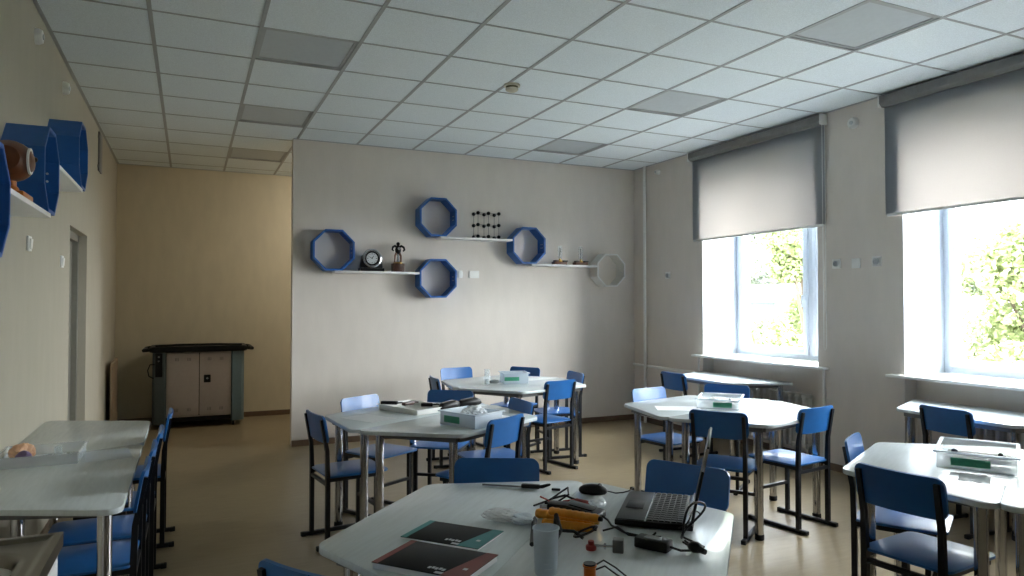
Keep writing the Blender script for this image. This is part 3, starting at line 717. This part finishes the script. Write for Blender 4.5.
# ------------------------------------------------------------------ outside
def tree(x, y, base, hgt, rad, n, label, leaf='leaf', leafs=.16, squash=1.0, seed=1):
    R = random.Random(seed)
    t = thing('tree', label, 'tree', (x, y, base), 0, 'trees outside the windows')
    tk = MB(); tk.tube([(0, 0, 0), (.08, .03, hgt * .4), (0, .1, hgt * .75), (.05, .05, hgt * .95)], [.16, .12, .07, .02], 8); blobs = []
    for k in range(34):
        a = R.uniform(0, 2 * PI); z = R.uniform(.28, 1.0); rr = rad * R.uniform(.25, .95) * (1 - .55 * max(0, z - .55) / .45)
        p = Vector((rr * math.cos(a), rr * math.sin(a), hgt * z)); blobs.append((p, rad * R.uniform(.28, .46)))
        tk.tube([(0.03, .04, hgt * z * .6), (p * .55 + Vector((0, 0, hgt * z * .35))), p], [.045, .03, .012], 5)
    tk.build('trunk', 'bark', t)
    verts, faces = [], []
    for i in range(n):
        p, r = blobs[i % len(blobs)]
        d = Vector((R.gauss(0, 1), R.gauss(0, 1), R.gauss(0, 1))).normalized() * r * R.random() ** .4
        d.z *= .8 * squash; c = p + d
        u = Vector((R.gauss(0, 1), R.gauss(0, 1), R.gauss(0, .6))).normalized(); v = u.cross(Vector((R.gauss(0, 1), R.gauss(0, 1), R.gauss(0, 1)))).normalized()
        s = leafs * R.uniform(.6, 1.2); k = len(verts)
        verts += [c - u * s * .5, c + v * s * .28, c + u * s * .5, c - v * s * .28]; faces.append((k, k + 1, k + 2, k + 3))
    me = bpy.data.meshes.new('foliage'); me.from_pydata(verts, [], faces); me.materials.append(M[leaf])
    o = bpy.data.objects.new('foliage', me); COL.objects.link(o); o.parent = t
tree(13.4, 7.1, -3.2, 6.2, 1.9, 70000, 'pale green bushy tree outside the near window', 'leaf', .13, 1, 3)
tree(16.5, 15.3, -3.2, 8.2, 2.1, 90000, 'pale green tall tree outside the far window, nearer one', 'leaf', .16, 1, 5)
tree(31.0, 33.0, -3.2, 11.5, 3.4, 40000, 'greyish tree far behind the small house outside the far window', 'leaf_far', .30, 1, 8)
t = thing('house', 'small pale house with a light roof outside the far window', 'house', (24.0, 23.6, -3.2))
MB().box((0, 0, 2.35), (4, 3.2, 4.7)).build('wall', 'house', t)
r = MB(); r.prism([(-2.2, 4.7), (2.2, 4.7), (0, 5.5)], -1.8, 1.8, 0, T(rx=PI / 2)); r.build('roof', 'house_roof', t)
for yy in (-.8, .8):
    f = MB().box((-2.0, yy, 3.1), (.08, .9, 1.2), .01).build('window', 'white', t); MB().box((-2.045, yy, 3.1), (.02, .7, 1.0)).build('pane', 'grey', f)

# ------------------------------------------------------------------ things on the nearest table
Z = TH
t = thing('laptop', 'open black laptop with silver hinge strip on the nearest table, screen edge towards us', 'laptop', (1.476, 2.014, Z), math.radians(228.4)); t.scale = (1.07, 1.07, 1.07)
MB().box((0, 0, .014), (.34, .232, .018), .004).build('base', 'black', t)
ft = MB()
for sx_ in (-1, 1):
    for sy_ in (-1, 1): ft.lathe([(.008, 0), (.009, .006)], 10, T((sx_ * .14, sy_ * .09, 0)))
ft.build('foot', 'rubber', t)
MB().box((0, -.070, .0238), (.33, .086, .0016), .0005).build('palm_rest', 'gloss_black', t)
MB().box((.0, -.072, .0252), (.085, .055, .0012), .0004).build('touchpad', 'black', t)
MB().box((0, -.024, .0246), (.335, .004, .003), .0005).build('trim_strip', 'silver', t)
for r_ in range(6):
    for k in range(15):
        wd_ = .0186 if not (r_ == 0 and 4 <= k <= 9) else .0186
        MB().box((-.1512 + k * .0216, -.012 + r_ * .0178, .0252), (wd_, .0148, .0034), .001, seg=1).build('key', 'grey' if False else 'black', t)
hg = MB(); hg.tube([(-.16, .108, .026), (.16, .108, .026)], .008, 10); hg.box((0, .098, .0245), (.335, .012, .003), .001); hg.build('hinge', 'silver', t)
LT = T((0, .112, .026), rx=math.radians(-12))
ld = MB().box((0, .0, .120), (.34, .008, .235), .003, LT).build('lid', 'black', t)
MB().box((0, -.0045, .125), (.31, .001, .195), 0, LT).build('screen', 'gloss_black', ld)
MB().box((.168, -.001, .195), (.006, .0105, .07), .001, LT).build('lid_trim', 'silver', ld); MB().box((-.168, -.001, .195), (.006, .0105, .07), .001, LT).build('lid_trim', 'silver', ld)

def brochure(x, y, rz, w_, d_, h_, accent, label, pages):
    t = thing('brochure', label, 'brochure', (x, y, Z), rz)
    MB().box((0, 0, h_ / 2), (w_ - .004, d_ - .004, h_), .001).build('pages', 'paper', t)
    c = MB().box((0, 0, h_ + .0008), (w_, d_, .0016), .0004).build('cover', 'print_black', t)
    b = MB(); b.box((-w_ / 2 + .010, 0, h_ + .0018), (.020, d_, .0006)); b.prism([(w_ / 2 - .075, -d_ / 2), (w_ / 2, -d_ / 2), (w_ / 2, d_ / 2), (w_ / 2 - .035, d_ / 2)], h_ + .0016, h_ + .0022); b.build('colour_band', accent, c)
    m = MB()
    for k in range(5): m.box((w_ / 2 - .125 + .011 * k, -d_ / 2 + .035 + .010 * (k % 2) * .3, h_ + .0021), (.008, .013, .0006))
    m.box((w_ / 2 - .083, -d_ / 2 + .012, h_ + .0021), (.024, .012, .0006)); m.box((w_ / 2 - .030, -d_ / 2 + .062, h_ + .0026), (.012, .012, .0006)); m.build('print_mark', 'pale_grey', c)
brochure(0.752, 2.089, math.radians(-49), .268, .177, .006, 'teal', 'black brochure with teal bands on the nearest table', 2)
brochure(0.628, 1.882, math.radians(-50), .29, .198, .016, 'maroon', 'thick black brochure with maroon bands at the front of the nearest table', 8)

def crumple(c, r, sc, seed, amp=.35):
    R = random.Random(seed); t = bmesh.new(); bmesh.ops.create_icosphere(t, subdivisions=4, radius=r)
    ph = [(Vector((R.uniform(-1, 1), R.uniform(-1, 1), R.uniform(-1, 1))) * R.uniform(50, 190), R.uniform(0, 6)) for _ in range(9)]
    for v in t.verts:
        d = sum(abs(math.sin(v.co.dot(k) + p)) for k, p in ph) / 9 - .5
        v.co = v.co * (1 + amp * 2 * d)
        v.co = Vector((v.co.x * sc[0] + c[0], v.co.y * sc[1] + c[1], max(v.co.z * sc[2], -.9 * c[2]) + c[2]))
    m = MB(); m._add(t); return m
t = thing('plastic_bag', 'crumpled clear plastic bag with small parts beside the teal brochure', 'bag', (0.961, 2.159, Z), math.radians(-38))
crumple((-.01, 0, .019), .05, (1.25, .75, .36), 4).build('bag', 'film', t, smooth=False)
crumple((.06, -.012, .016), .036, (1.0, .9, .42), 6, .5).build('folded_end', 'frost', t, smooth=False)
q = MB()
for k in range(6): q.box((-.045 + .015 * k, -.012 + .012 * (k % 3), .010), (.014, .010, .010), .002)
q.build('small_parts', 'grey', t)
t = thing('thin_rod', 'thin grey rod with a black strap at the far edge of the nearest table', 'rod', (1.181, 2.524, Z), math.radians(-37))
MB().tube([(-.145, 0, .006), (.02, 0, .006)], .0038, 8).build('rod', 'grey', t)
s = MB(); s.box((.05, 0, .010), (.075, .022, .016), .005); s.tube([(.08, -.004, .010), (.115, .012, .016), (.125, .0, .020), (.10, -.014, .012), (.085, -.008, .010)], .0045, 7); s.box((.152, -.012, .006), (.034, .012, .009), .003); s.build('strap', 'black', t)
t = thing('computer_mouse', 'black computer mouse at the far edge of the nearest table', 'mouse', (1.409, 2.336, Z), math.radians(-40))
m = MB(); m.sphere((0, 0, .012), .05, 3, (1.12, .62, .46)); b_ = bmesh.new(); b_.from_mesh(bpy.data.meshes.new('x')); b_.free()
for v in m.bm.verts: v.co.z = max(v.co.z, 0.0)
m.build('body', 'black', t); MB().lathe([(.004, -.004), (.009, -.003), (.009, .003), (.004, .004)], 14, T((.026, 0, .031), rx=PI / 2)).build('scroll_wheel', 'grey', t)
MB().tube([(.055, 0, .012), (.085, .01, .004), (.11, .03, .003), (.13, .06, .003), (.14, .10, .003)], .0024, 6).build('cable', 'black', t)
t = thing('probe_leads', 'red and black probe leads looping beside the computer mouse', 'leads', (1.257, 2.288, Z), math.radians(-40))
m = MB(); m.tube([(-.09, -.10, .004), (-.05, -.02, .006), (-.01, .03, .03), (.01, .02, .045), (.02, -.02, .03), (-.02, -.05, .006), (-.06, -.06, .004)], .0035, 7); m.tube([(-.05, -.01, .006), (.0, .012, .018), (.05, .0, .005)], .004, 7); m.build('black_lead', 'black', t)
MB().tube([(.0, -.03, .006), (.05, -.012, .010), (.085, -.02, .007), (.11, -.03, .006)], [.004, .007, .008, .004], 8).build('red_probe', 'red', t)
MB().tube([(-.02, -.08, .005), (-.06, -.02, .006), (-.09, .0, .01)], .003, 6).build('red_lead', 'red', t)
t = MB(); t.box((0, 0, .005), (.13, .022, .007), .002); t = t.build('metal_strip', 'silver'); t.location = (1.251, 2.207, Z); t.rotation_euler = (0, 0, math.radians(38)); tag(t, 'narrow silver metal strip between the black boxes and the red probe', 'strip')
t = thing('control_box', 'dark grey wedge shaped box left of the laptop palm rest', 'box', (1.226, 2.093, Z), math.radians(-52)); t.scale = (1.2, 1.2, 1.15)
m = MB(); m.prism(rounded([(-.055, 0), (.055, 0), (.055, .020), (-.045, .036), (-.055, .034)], .004, 3), -.032, .032, .002, T((0, 0, 0), rx=PI / 2)); m.build('housing', 'black', t)
m = MB(); m.box((-.005, 0, .031), (.07, .044, .003), .001, T((0, 0, 0), ry=.13)); m.build('top_panel', 'black', t)
MB().tube([(.055, 0, .01), (.075, -.01, .004), (.10, -.05, .004), (.15, -.09, .004), (.20, -.10, .004)], .003, 6).build('cable', 'black', t)
t = thing('motor_block', 'small black motor block behind the yellow tubes', 'motor', (1.158, 2.148, Z), math.radians(-40)); t.scale = (1.3, 1.3, 1.2)
MB().box((0, 0, .018), (.055, .042, .034), .004).build('housing', 'black', t); MB().tube([(-.0275, 0, .018), (-.05, 0, .018)], .006, 10).build('shaft', 'silver', t)
for i, (p, q, z, r_, lab) in enumerate((((1.074, 2.148), (1.203, 1.982), .017, .016, 'yellow ribbed tube farthest back of the three behind the plastic cup'), ((1.047, 2.051), (1.165, 1.933), .015, .0145, 'yellow ribbed tube nearest to the plastic cup'), ((1.085, 2.073), (1.187, 1.933), .042, .014, 'yellow ribbed tube lying on top of the two others'))):
    p, q = Vector(p), Vector(q); c = (p + q) / 2; L = (q - p).length; d = (q - p)
    t = thing('yellow_tube', lab, 'tube', (c.x, c.y, Z), math.atan2(d.y, d.x), 'yellow ribbed tubes')
    prof = [(.004, -L / 2), (r_ * .8, -L / 2)]
    for k in range(8): zz = -L / 2 + L * (k + .5) / 8; prof += [(r_, zz - .005), (r_, zz + .002), (r_ * .9, zz + .004)]
    prof += [(r_ * .8, L / 2), (.004, L / 2)]
    b = MB().lathe(prof, 16, T((0, 0, z), ry=PI / 2)).build('barrel', 'yellow', t)
    MB().lathe([(0, 0), (r_ * .6, 0), (r_ * .5, .012), (0, .012)], 12, T((L / 2, 0, z), ry=PI / 2)).build('end_cap', 'black' if i else 'brass', t)
t = MB(); t.tube([(.932, 1.896, Z + .009), (1.042, 2.1, Z + .009)], [.007, .0095], 10); t.tube([(1.042, 2.1, Z + .009), (1.058, 2.13, Z + .009)], [.006, .004], 10)
t = t.build('marker_pen', 'black'); tag(t, 'black marker pen lying just left of the plastic cup', 'pen')
t = thing('plastic_cup', 'tall frosted plastic measuring cup at the front of the nearest table', 'cup', (0.879, 1.702, Z))
MB().lathe([(.0, .002), (.028, .002), (.0295, .0), (.031, .004), (.0345, .118), (.037, .119), (.037, .122), (.033, .122), (.0295, .006), (.0, .005)], 32).build('body', 'frost', t)
m = MB()
for k in range(7): m.tube([(.0318 * math.cos(a), .0318 * math.sin(a), .02 + k * .013) for a in [-2.2 + .1 * j for j in range(5 if k % 2 else 8)]], .0006, 5)
m.build('scale_marks', 'pale_grey', t)
t = thing('cable_clip', 'black cable with a clip standing right of the plastic cup', 'cable', (1.026, 1.89, Z), math.radians(-45)); t.scale = (1.25, 1.25, 1.3)
m = MB(); m.tube([(-.035, .06, .004), (-.02, .03, .055), (0, 0, .03), (-.005, -.05, .004)], [.004, .006, .005, .004], 8); m.tube([(0, 0, .03), (.025, .03, .022), (.05, .02, .012)], .004, 7); m.build('clip', 'black', t)
m = MB(); m.tube([(.05 + .028 * math.cos(a), .045 + .03 * math.sin(a), .02 + .012 * math.cos(a)) for a in [k * PI / 8 for k in range(16)]], .0028, 6, closed=True); m.build('loop', 'black', t)
t = thing('gear_motor', 'small red gear motor joined by a silver shaft to a grey block', 'motor', (1.106, 1.788, Z), math.radians(-38))
m = MB(); m.lathe([(.015, 0), (.016, .004), (.016, .012), (.009, .016), (.009, .026), (.0, .026)], 16, T((-.03, .0, 0))); m.build('red_motor', 'red', t)
m = MB(); m.tube([(-.02, 0, .012), (.035, -.0, .014)], .004, 10); m.lathe([(.009, 0), (.009, .006)], 12, T((.008, 0, .013), ry=PI / 2)); m.build('shaft', 'silver', t)
MB().box((.050, 0, .019), (.032, .032, .038), .003).build('block', 'grey', t)
t = thing('copper_coil', 'copper wound coil with black leads at the bottom of the photo', 'coil', (0.961, 1.611, Z))
MB().lathe([(.008, .0), (.0185, .0), (.0185, .004), (.016, .006), (.016, .034), (.0185, .036), (.0185, .040), (.008, .042)], 20).build('winding', 'copper', t)
MB().lathe([(0, .038), (.0165, .038), (.0165, .044), (0, .044)], 20).build('top_disc', 'gloss_black', t)
m = MB(); m.tube([(.016, .0, .036), (.05, .012, .040), (.08, .0, .02), (.095, -.03, .004)], .0024, 6); m.tube([(.016, -.004, .026), (.045, -.002, .030), (.07, -.02, .01), (.08, -.045, .003)], .0024, 6); m.build('lead', 'black', t)
t = MB(); t.sphere((0, 0, .010), .016, 2, (1.5, 1, .62)); t.box((.024, 0, .010), (.02, .012, .010), .003); t = t.build('rubber_bulb', 'navy'); t.location = (0.875, 1.6, Z); t.rotation_euler = (0, 0, -.4); tag(t, 'small navy rubber bulb in front of the plastic cup', 'bulb')
t = thing('power_adapter', 'black power adapter brick with coiled cable in front of the laptop', 'power adapter', (1.253, 1.735, Z), math.radians(-60))
MB().box((0, 0, .017), (.105, .05, .032), .006).build('brick', 'black', t); MB().box((.0, 0, .0335), (.05, .03, .001)).build('label_plate', 'grey', t)
def loop(cx_, cy_, r, n, ph, lean):
    # a stiff cord loop standing half upright on the table
    return [(cx_ + .35 * r * math.sin(a) + .012 * math.sin(2 * a + ph), cy_ + r * (1 + .1 * math.sin(2 * a + ph)) * math.cos(a), .005 + r * lean * (1 + math.sin(a))) for a in [-PI / 2 + k * PI / 10 for k in range(n)]]
m = MB(); pts = [(.0525, 0, .016), (.085, .0, .012), (.11, .04, .006), (.12, .09, .005)] + loop(.06, .14, .066, 36, .5, .85); m.tube(pts, .0036, 7); m.build('cable', 'black', t)
m = MB(); m.tube(loop(.02, .23, .06, 22, 2.0, .45), .0026, 6); m.build('thin_cable', 'black', t)
m = MB(); m.sphere((.115, .035, .018), .020, 2, (1.2, .9, .85)); m.tube([(.115, .035, .018), (.15, .02, .015)], [.012, .008], 8); m.tube([(.10, .04, .02), (.075, .055, .024)], .003, 6); m.tube([(.10, .028, .02), (.075, .040, .024)], .003, 6); m.build('plug', 'black', t)
t = MB(); t.bm.free(); t = crumple((0, 0, .018), .03, (1.0, .7, .55), 12, .5).build('film_wrap', 'film', smooth=False); t.location = (1.326, 2.169, Z); tag(t, 'small crumpled clear film left of the laptop corner', 'film')

# ------------------------------------------------------------------ kit boxes and trays
def kit_box(x, y, rz, w_, d_, h_, label, lab_x, lab_w, lab_h, mname='clear'):
    t = thing('kit_box', label, 'plastic box', (x, y, Z), rz, 'clear plastic kit boxes'); th = .004
    b = MB(); b.box((0, 0, .003), (w_ - .02, d_ - .02, .005), .001)
    for s in (-1, 1):
        b.box((0, s * (d_ / 2 - .006), h_ / 2), (w_ - .008, th, h_ - .004), .001, ); b.box((s * (w_ / 2 - .006), 0, h_ / 2), (th, d_ - .008, h_ - .004), .001)
    b.build('tub', mname, t)
    r = MB()
    for s in (-1, 1): r.box((0, s * d_ / 2, h_ - .004), (w_ + .016, .016, .008), .003); r.box((s * w_ / 2, 0, h_ - .004), (.016, d_ + .016, .008), .003)
    r.build('rim', 'frost', t)
    i = MB(); i.box((0, 0, .010), (w_ - .04, d_ - .04, .006), .002)
    for k in range(3): i.box((0, -d_ / 2 + .05 + k * (d_ - .1) / 2, .018), (w_ - .05, .012, .02), .002)
    i.build('inner_tray', 'white', t)
    l = MB(); l.box((lab_x, -d_ / 2 + .002, h_ * .46), (lab_w, .003, lab_h), .0008); l.build('label_strip', 'green', t)
    return t
def pieces(x, y, rz, items, where):
    for k, (dx, dy, dz, sh, m_, r_, lab) in enumerate(items):
        mb = MB()
        if sh == 'ball': mb.sphere((0, 0, r_), r_, 2); mb.lathe([(r_ * .4, 0), (r_ * .4, r_ * .5)], 10)
        elif sh == 'tube': mb.tube([(-r_ * 2, 0, r_ * .6), (r_ * 2, 0, r_ * .6)], r_ * .6, 10); mb.lathe([(r_ * .75, 0), (r_ * .75, r_ * .5)], 12, T((r_ * 1.6, 0, r_ * .6), ry=PI / 2))
        else: mb.box((0, 0, r_ * .6), (r_ * 2.4, r_ * 1.6, r_ * 1.2), r_ * .2); mb.lathe([(r_ * .4, r_ * 1.2), (r_ * .3, r_ * 1.6)], 10)
        o = mb.build('kit_part', m_); c, s = math.cos(rz), math.sin(rz)
        o.location = (x + dx * c - dy * s, y + dx * s + dy * c, Z + dz); o.rotation_euler = (0, 0, rz + .4 * k); tag(o, lab + where, 'kit part')
gx = (3.243, 2.035, math.radians(-60)); kit_box(*gx, .30, .38, .078, 'large clear kit box with green label on the table at the right edge', -.02, .145, .034)
pieces(*gx, [(-.09, .02, .03, 'ball', 'navy', .014, 'dark round part at the left end'), (-.03, .0, .03, 'tube', 'pink', .011, 'pale pink tube part left of the middle'), (.02, -.02, .03, 'block', 'white', .013, 'white block part in the middle'),
             (.06, -.01, .03, 'tube', 'pale_grey', .010, 'pale grey tube part right of the middle'), (.085, .05, .03, 'ball', 'black', .011, 'small black ball part, farther one of two'), (.10, -.02, .03, 'ball', 'black', .012, 'small black ball part, nearer one of two')], ' in the kit box at the right edge')
kit_box(3.415, 3.931, math.radians(-46), .29, .36, .07, 'clear kit box with green label on the table before the far window', .03, .125, .034)
pieces(3.415, 3.931, math.radians(-46), [(-.05, .05, .03, 'block', 'white', .018, 'white block part'), (.07, .02, .03, 'ball', 'silver', .013, 'small silver round part')], ' in the kit box before the far window')
kit_box(2.701, 5.864, math.radians(-12), .235, .20, .10, 'clear kit box with green label on the far table by the partition', -.04, .135, .034, 'frost')
kit_box(1.541, 3.958, math.radians(-66), .30, .24, .085, 'clear kit box with green label on the middle table', -.045, .13, .040, 'frost')
t = crumple((0, 0, .035), .05, (1.5, 1.1, .9), 21, .35).build('plastic_bag', 'film', smooth=False); t.location = (1.565, 3.972, Z + .022); tag(t, 'crumpled clear bag inside the kit box on the middle table', 'bag')
def tray(x, y, rz, w_, d_, h_, m_, label, name='tray'):
    t = thing(name, label, 'tray', (x, y, Z), rz); b = MB(); b.box((0, 0, .002), (w_, d_, .004), .001)
    for s in (-1, 1): b.box((0, s * (d_ / 2 - .002), h_ / 2), (w_, .004, h_), .001); b.box((s * (w_ / 2 - .002), 0, h_ / 2), (.004, d_, h_), .001)
    b.build('tub', m_, t); r = MB()
    for s in (-1, 1): r.box((0, s * (d_ / 2 + .003), h_ - .002), (w_ + .018, .012, .004), .001); r.box((s * (w_ / 2 + .003), 0, h_ - .002), (.012, d_ + .006, .004), .001)
    r.build('rim', m_, t); return t
tx = (1.396, 4.661, math.radians(-68)); tray(*tx, .42, .28, .035, 'white', 'open white tray of dark parts on the middle table')
R = random.Random(5)
def dark_item(x, y, z, L, label, m_='black', rz=0.0):
    o = MB(); o.box((0, 0, .012), (L, .035, .022), .006); o.tube([(L / 2, 0, .012), (L / 2 + .03, .008, .014), (L / 2 + .05, -.006, .010)], .005, 7); o = o.build('cable_bundle', m_)
    o.location = (x, y, z); o.rotation_euler = (0, 0, rz); tag(o, label, 'cable')
dark_item(1.257, 4.779, Z + .03, .12, 'dark cable bundle at the left end of the white tray', 'black', -.6)
dark_item(1.364, 4.693, Z + .03, .09, 'brown cable bundle in the middle of the white tray', 'dark_brown', .5)
dark_item(1.461, 4.575, Z + .03, .08, 'black cable bundle at the right end of the white tray', 'black', -.3)
for x, y, rz, lab in ((1.611, 4.543, .55, 'dark pouch with zip beside the kit box on the middle table, nearer one'), (1.783, 4.618, .35, 'dark pouch with zip beside the kit box on the middle table, farther one')):
    t = thing('pouch', lab, 'pouch', (x, y, Z), rz, 'dark pouches'); m = MB(); m.tube([(-.10, 0, .028), (-.08, 0, .032), (.05, 0, .036), (.09, 0, .030), (.11, 0, .022)], [.012, .026, .030, .022, .008], 12); m.build('body', 'black', t)
    MB().tube([(-.08, .0, .060), (.03, 0, .067), (.085, 0, .054)], .003, 6).build('zip', 'grey', t)
def sheet(x, y, rz, w_, d_, label, m_='paper', z=0):
    o = MB().box((0, 0, .0008), (w_, d_, .0014)); 
    o = o.build('paper_sheet', m_); o.location = (x, y, Z + z); o.rotation_euler = (0, 0, rz); tag(o, label, 'paper')
sheet(1.036, 4.436, math.radians(-62), .30, .21, 'loose paper sheet on the left half of the middle table', 'pale_grey')
sheet(1.74, 4.146, math.radians(20), .25, .18, 'white paper sheet right of the kit box on the middle table')
sheet(3.072, 3.963, math.radians(-30), .30, .21, 'loose paper sheet left of the kit box before the far window')
sheet(3.002, 1.815, math.radians(-60), .25, .17, 'pale film sheet in front of the kit box at the right edge', 'film')
t = thing('glass_beaker', 'tall thin glass beaker at the near edge of the far table', 'beaker', (2.417, 5.821, Z))
MB().lathe([(.0, .002), (.026, .0), (.028, .004), (.024, .13), (.030, .138), (.027, .137), (.021, .13), (.024, .008), (0, .006)], 22).build('body', 'glass_obj', t); MB().lathe([(0, .008), (.0225, .008), (.022, .05), (0, .05)], 20).build('contents', 'clear', t)
t = MB(); t.lathe([(0, 0), (.04, 0), (.055, .022), (.057, .024), (.05, .022), (.036, .005), (0, .004)], 24); t = t.build('dish', 'white'); t.location = (2.535, 5.961, Z); tag(t, 'small white dish on the far table between beaker and kit box', 'dish')
# left wall table
lx = (-0.615, 3.888, 0.0); tray(*lx, .32, .30, .048, 'clear', 'shallow clear tray of small parts on the left wall table', 'tray')
def small(mb, name, m_, x, y, z, label, cat, rz=0.0):
    o = mb.build(name, m_); o.location = (x, y, Z + z); o.rotation_euler = (0, 0, rz); tag(o, label, cat)
small(crumple((0, 0, .032), .045, (1.1, .8, .8), 31, .35), 'wrapped_part', 'orange', -0.700, 3.931, .004, 'orange wrapped lump at the left end of the clear tray', 'part', .5)
m = crumple((0, 0, .024), .032, (.9, .8, .95), 33, .4); small(m, 'foil_wrap', 'purple', -0.671, 3.802, .004, 'small purple foil lump in the clear tray', 'foil')
m = MB(); m.lathe([(.0, 0), (.020, 0), (.022, .006), (.020, .022), (.0, .026)], 20); m.lathe([(.006, .024), (.006, .034), (0, .035)], 12); small(m, 'metal_puck', 'silver', -0.503, 3.823, .004, 'round silver metal puck at the right end of the clear tray', 'puck')
m = MB(); m.tube([(-.05, 0, .008), (.05, .01, .008)], .007, 8); m.tube([(-.03, .03, .008), (.04, .045, .008)], .006, 8); m.box((.0, .02, .008), (.02, .05, .012), .003); small(m, 'glass_tubes', 'grey', -0.607, 3.866, .004, 'bundle of grey tubes in the middle of the clear tray', 'tubes', .3)
m = MB(); m.lathe([(.016, 0), (.018, .002), (.018, .05), (.020, .054), (.016, .053), (.015, .004), (0, .003)], 18); small(m, 'glass_vial', 'glass_obj', -0.553, 3.899, .004, 'clear glass vial standing in the clear tray', 'vial')
sheet(-0.349, 3.888, math.radians(8), .19, .26, 'shiny film sheet at the aisle edge of the left wall table', 'frost', .0)

t = MB(); t.tube([(1.20, 1.93, Z + .004), (1.235, 1.90, Z + .02), (1.25, 1.86, Z + .004), (1.30, 1.81, Z + .004), (1.29, 1.775, Z + .03), (1.25, 1.77, Z + .012), (1.24, 1.80, Z + .004), (1.285, 1.84, Z + .004), (1.33, 1.80, Z + .005)], .0032, 7)
t = t.build('usb_cable', 'black'); tag(t, 'thin black cable lying between the yellow tubes and the power adapter', 'cable')
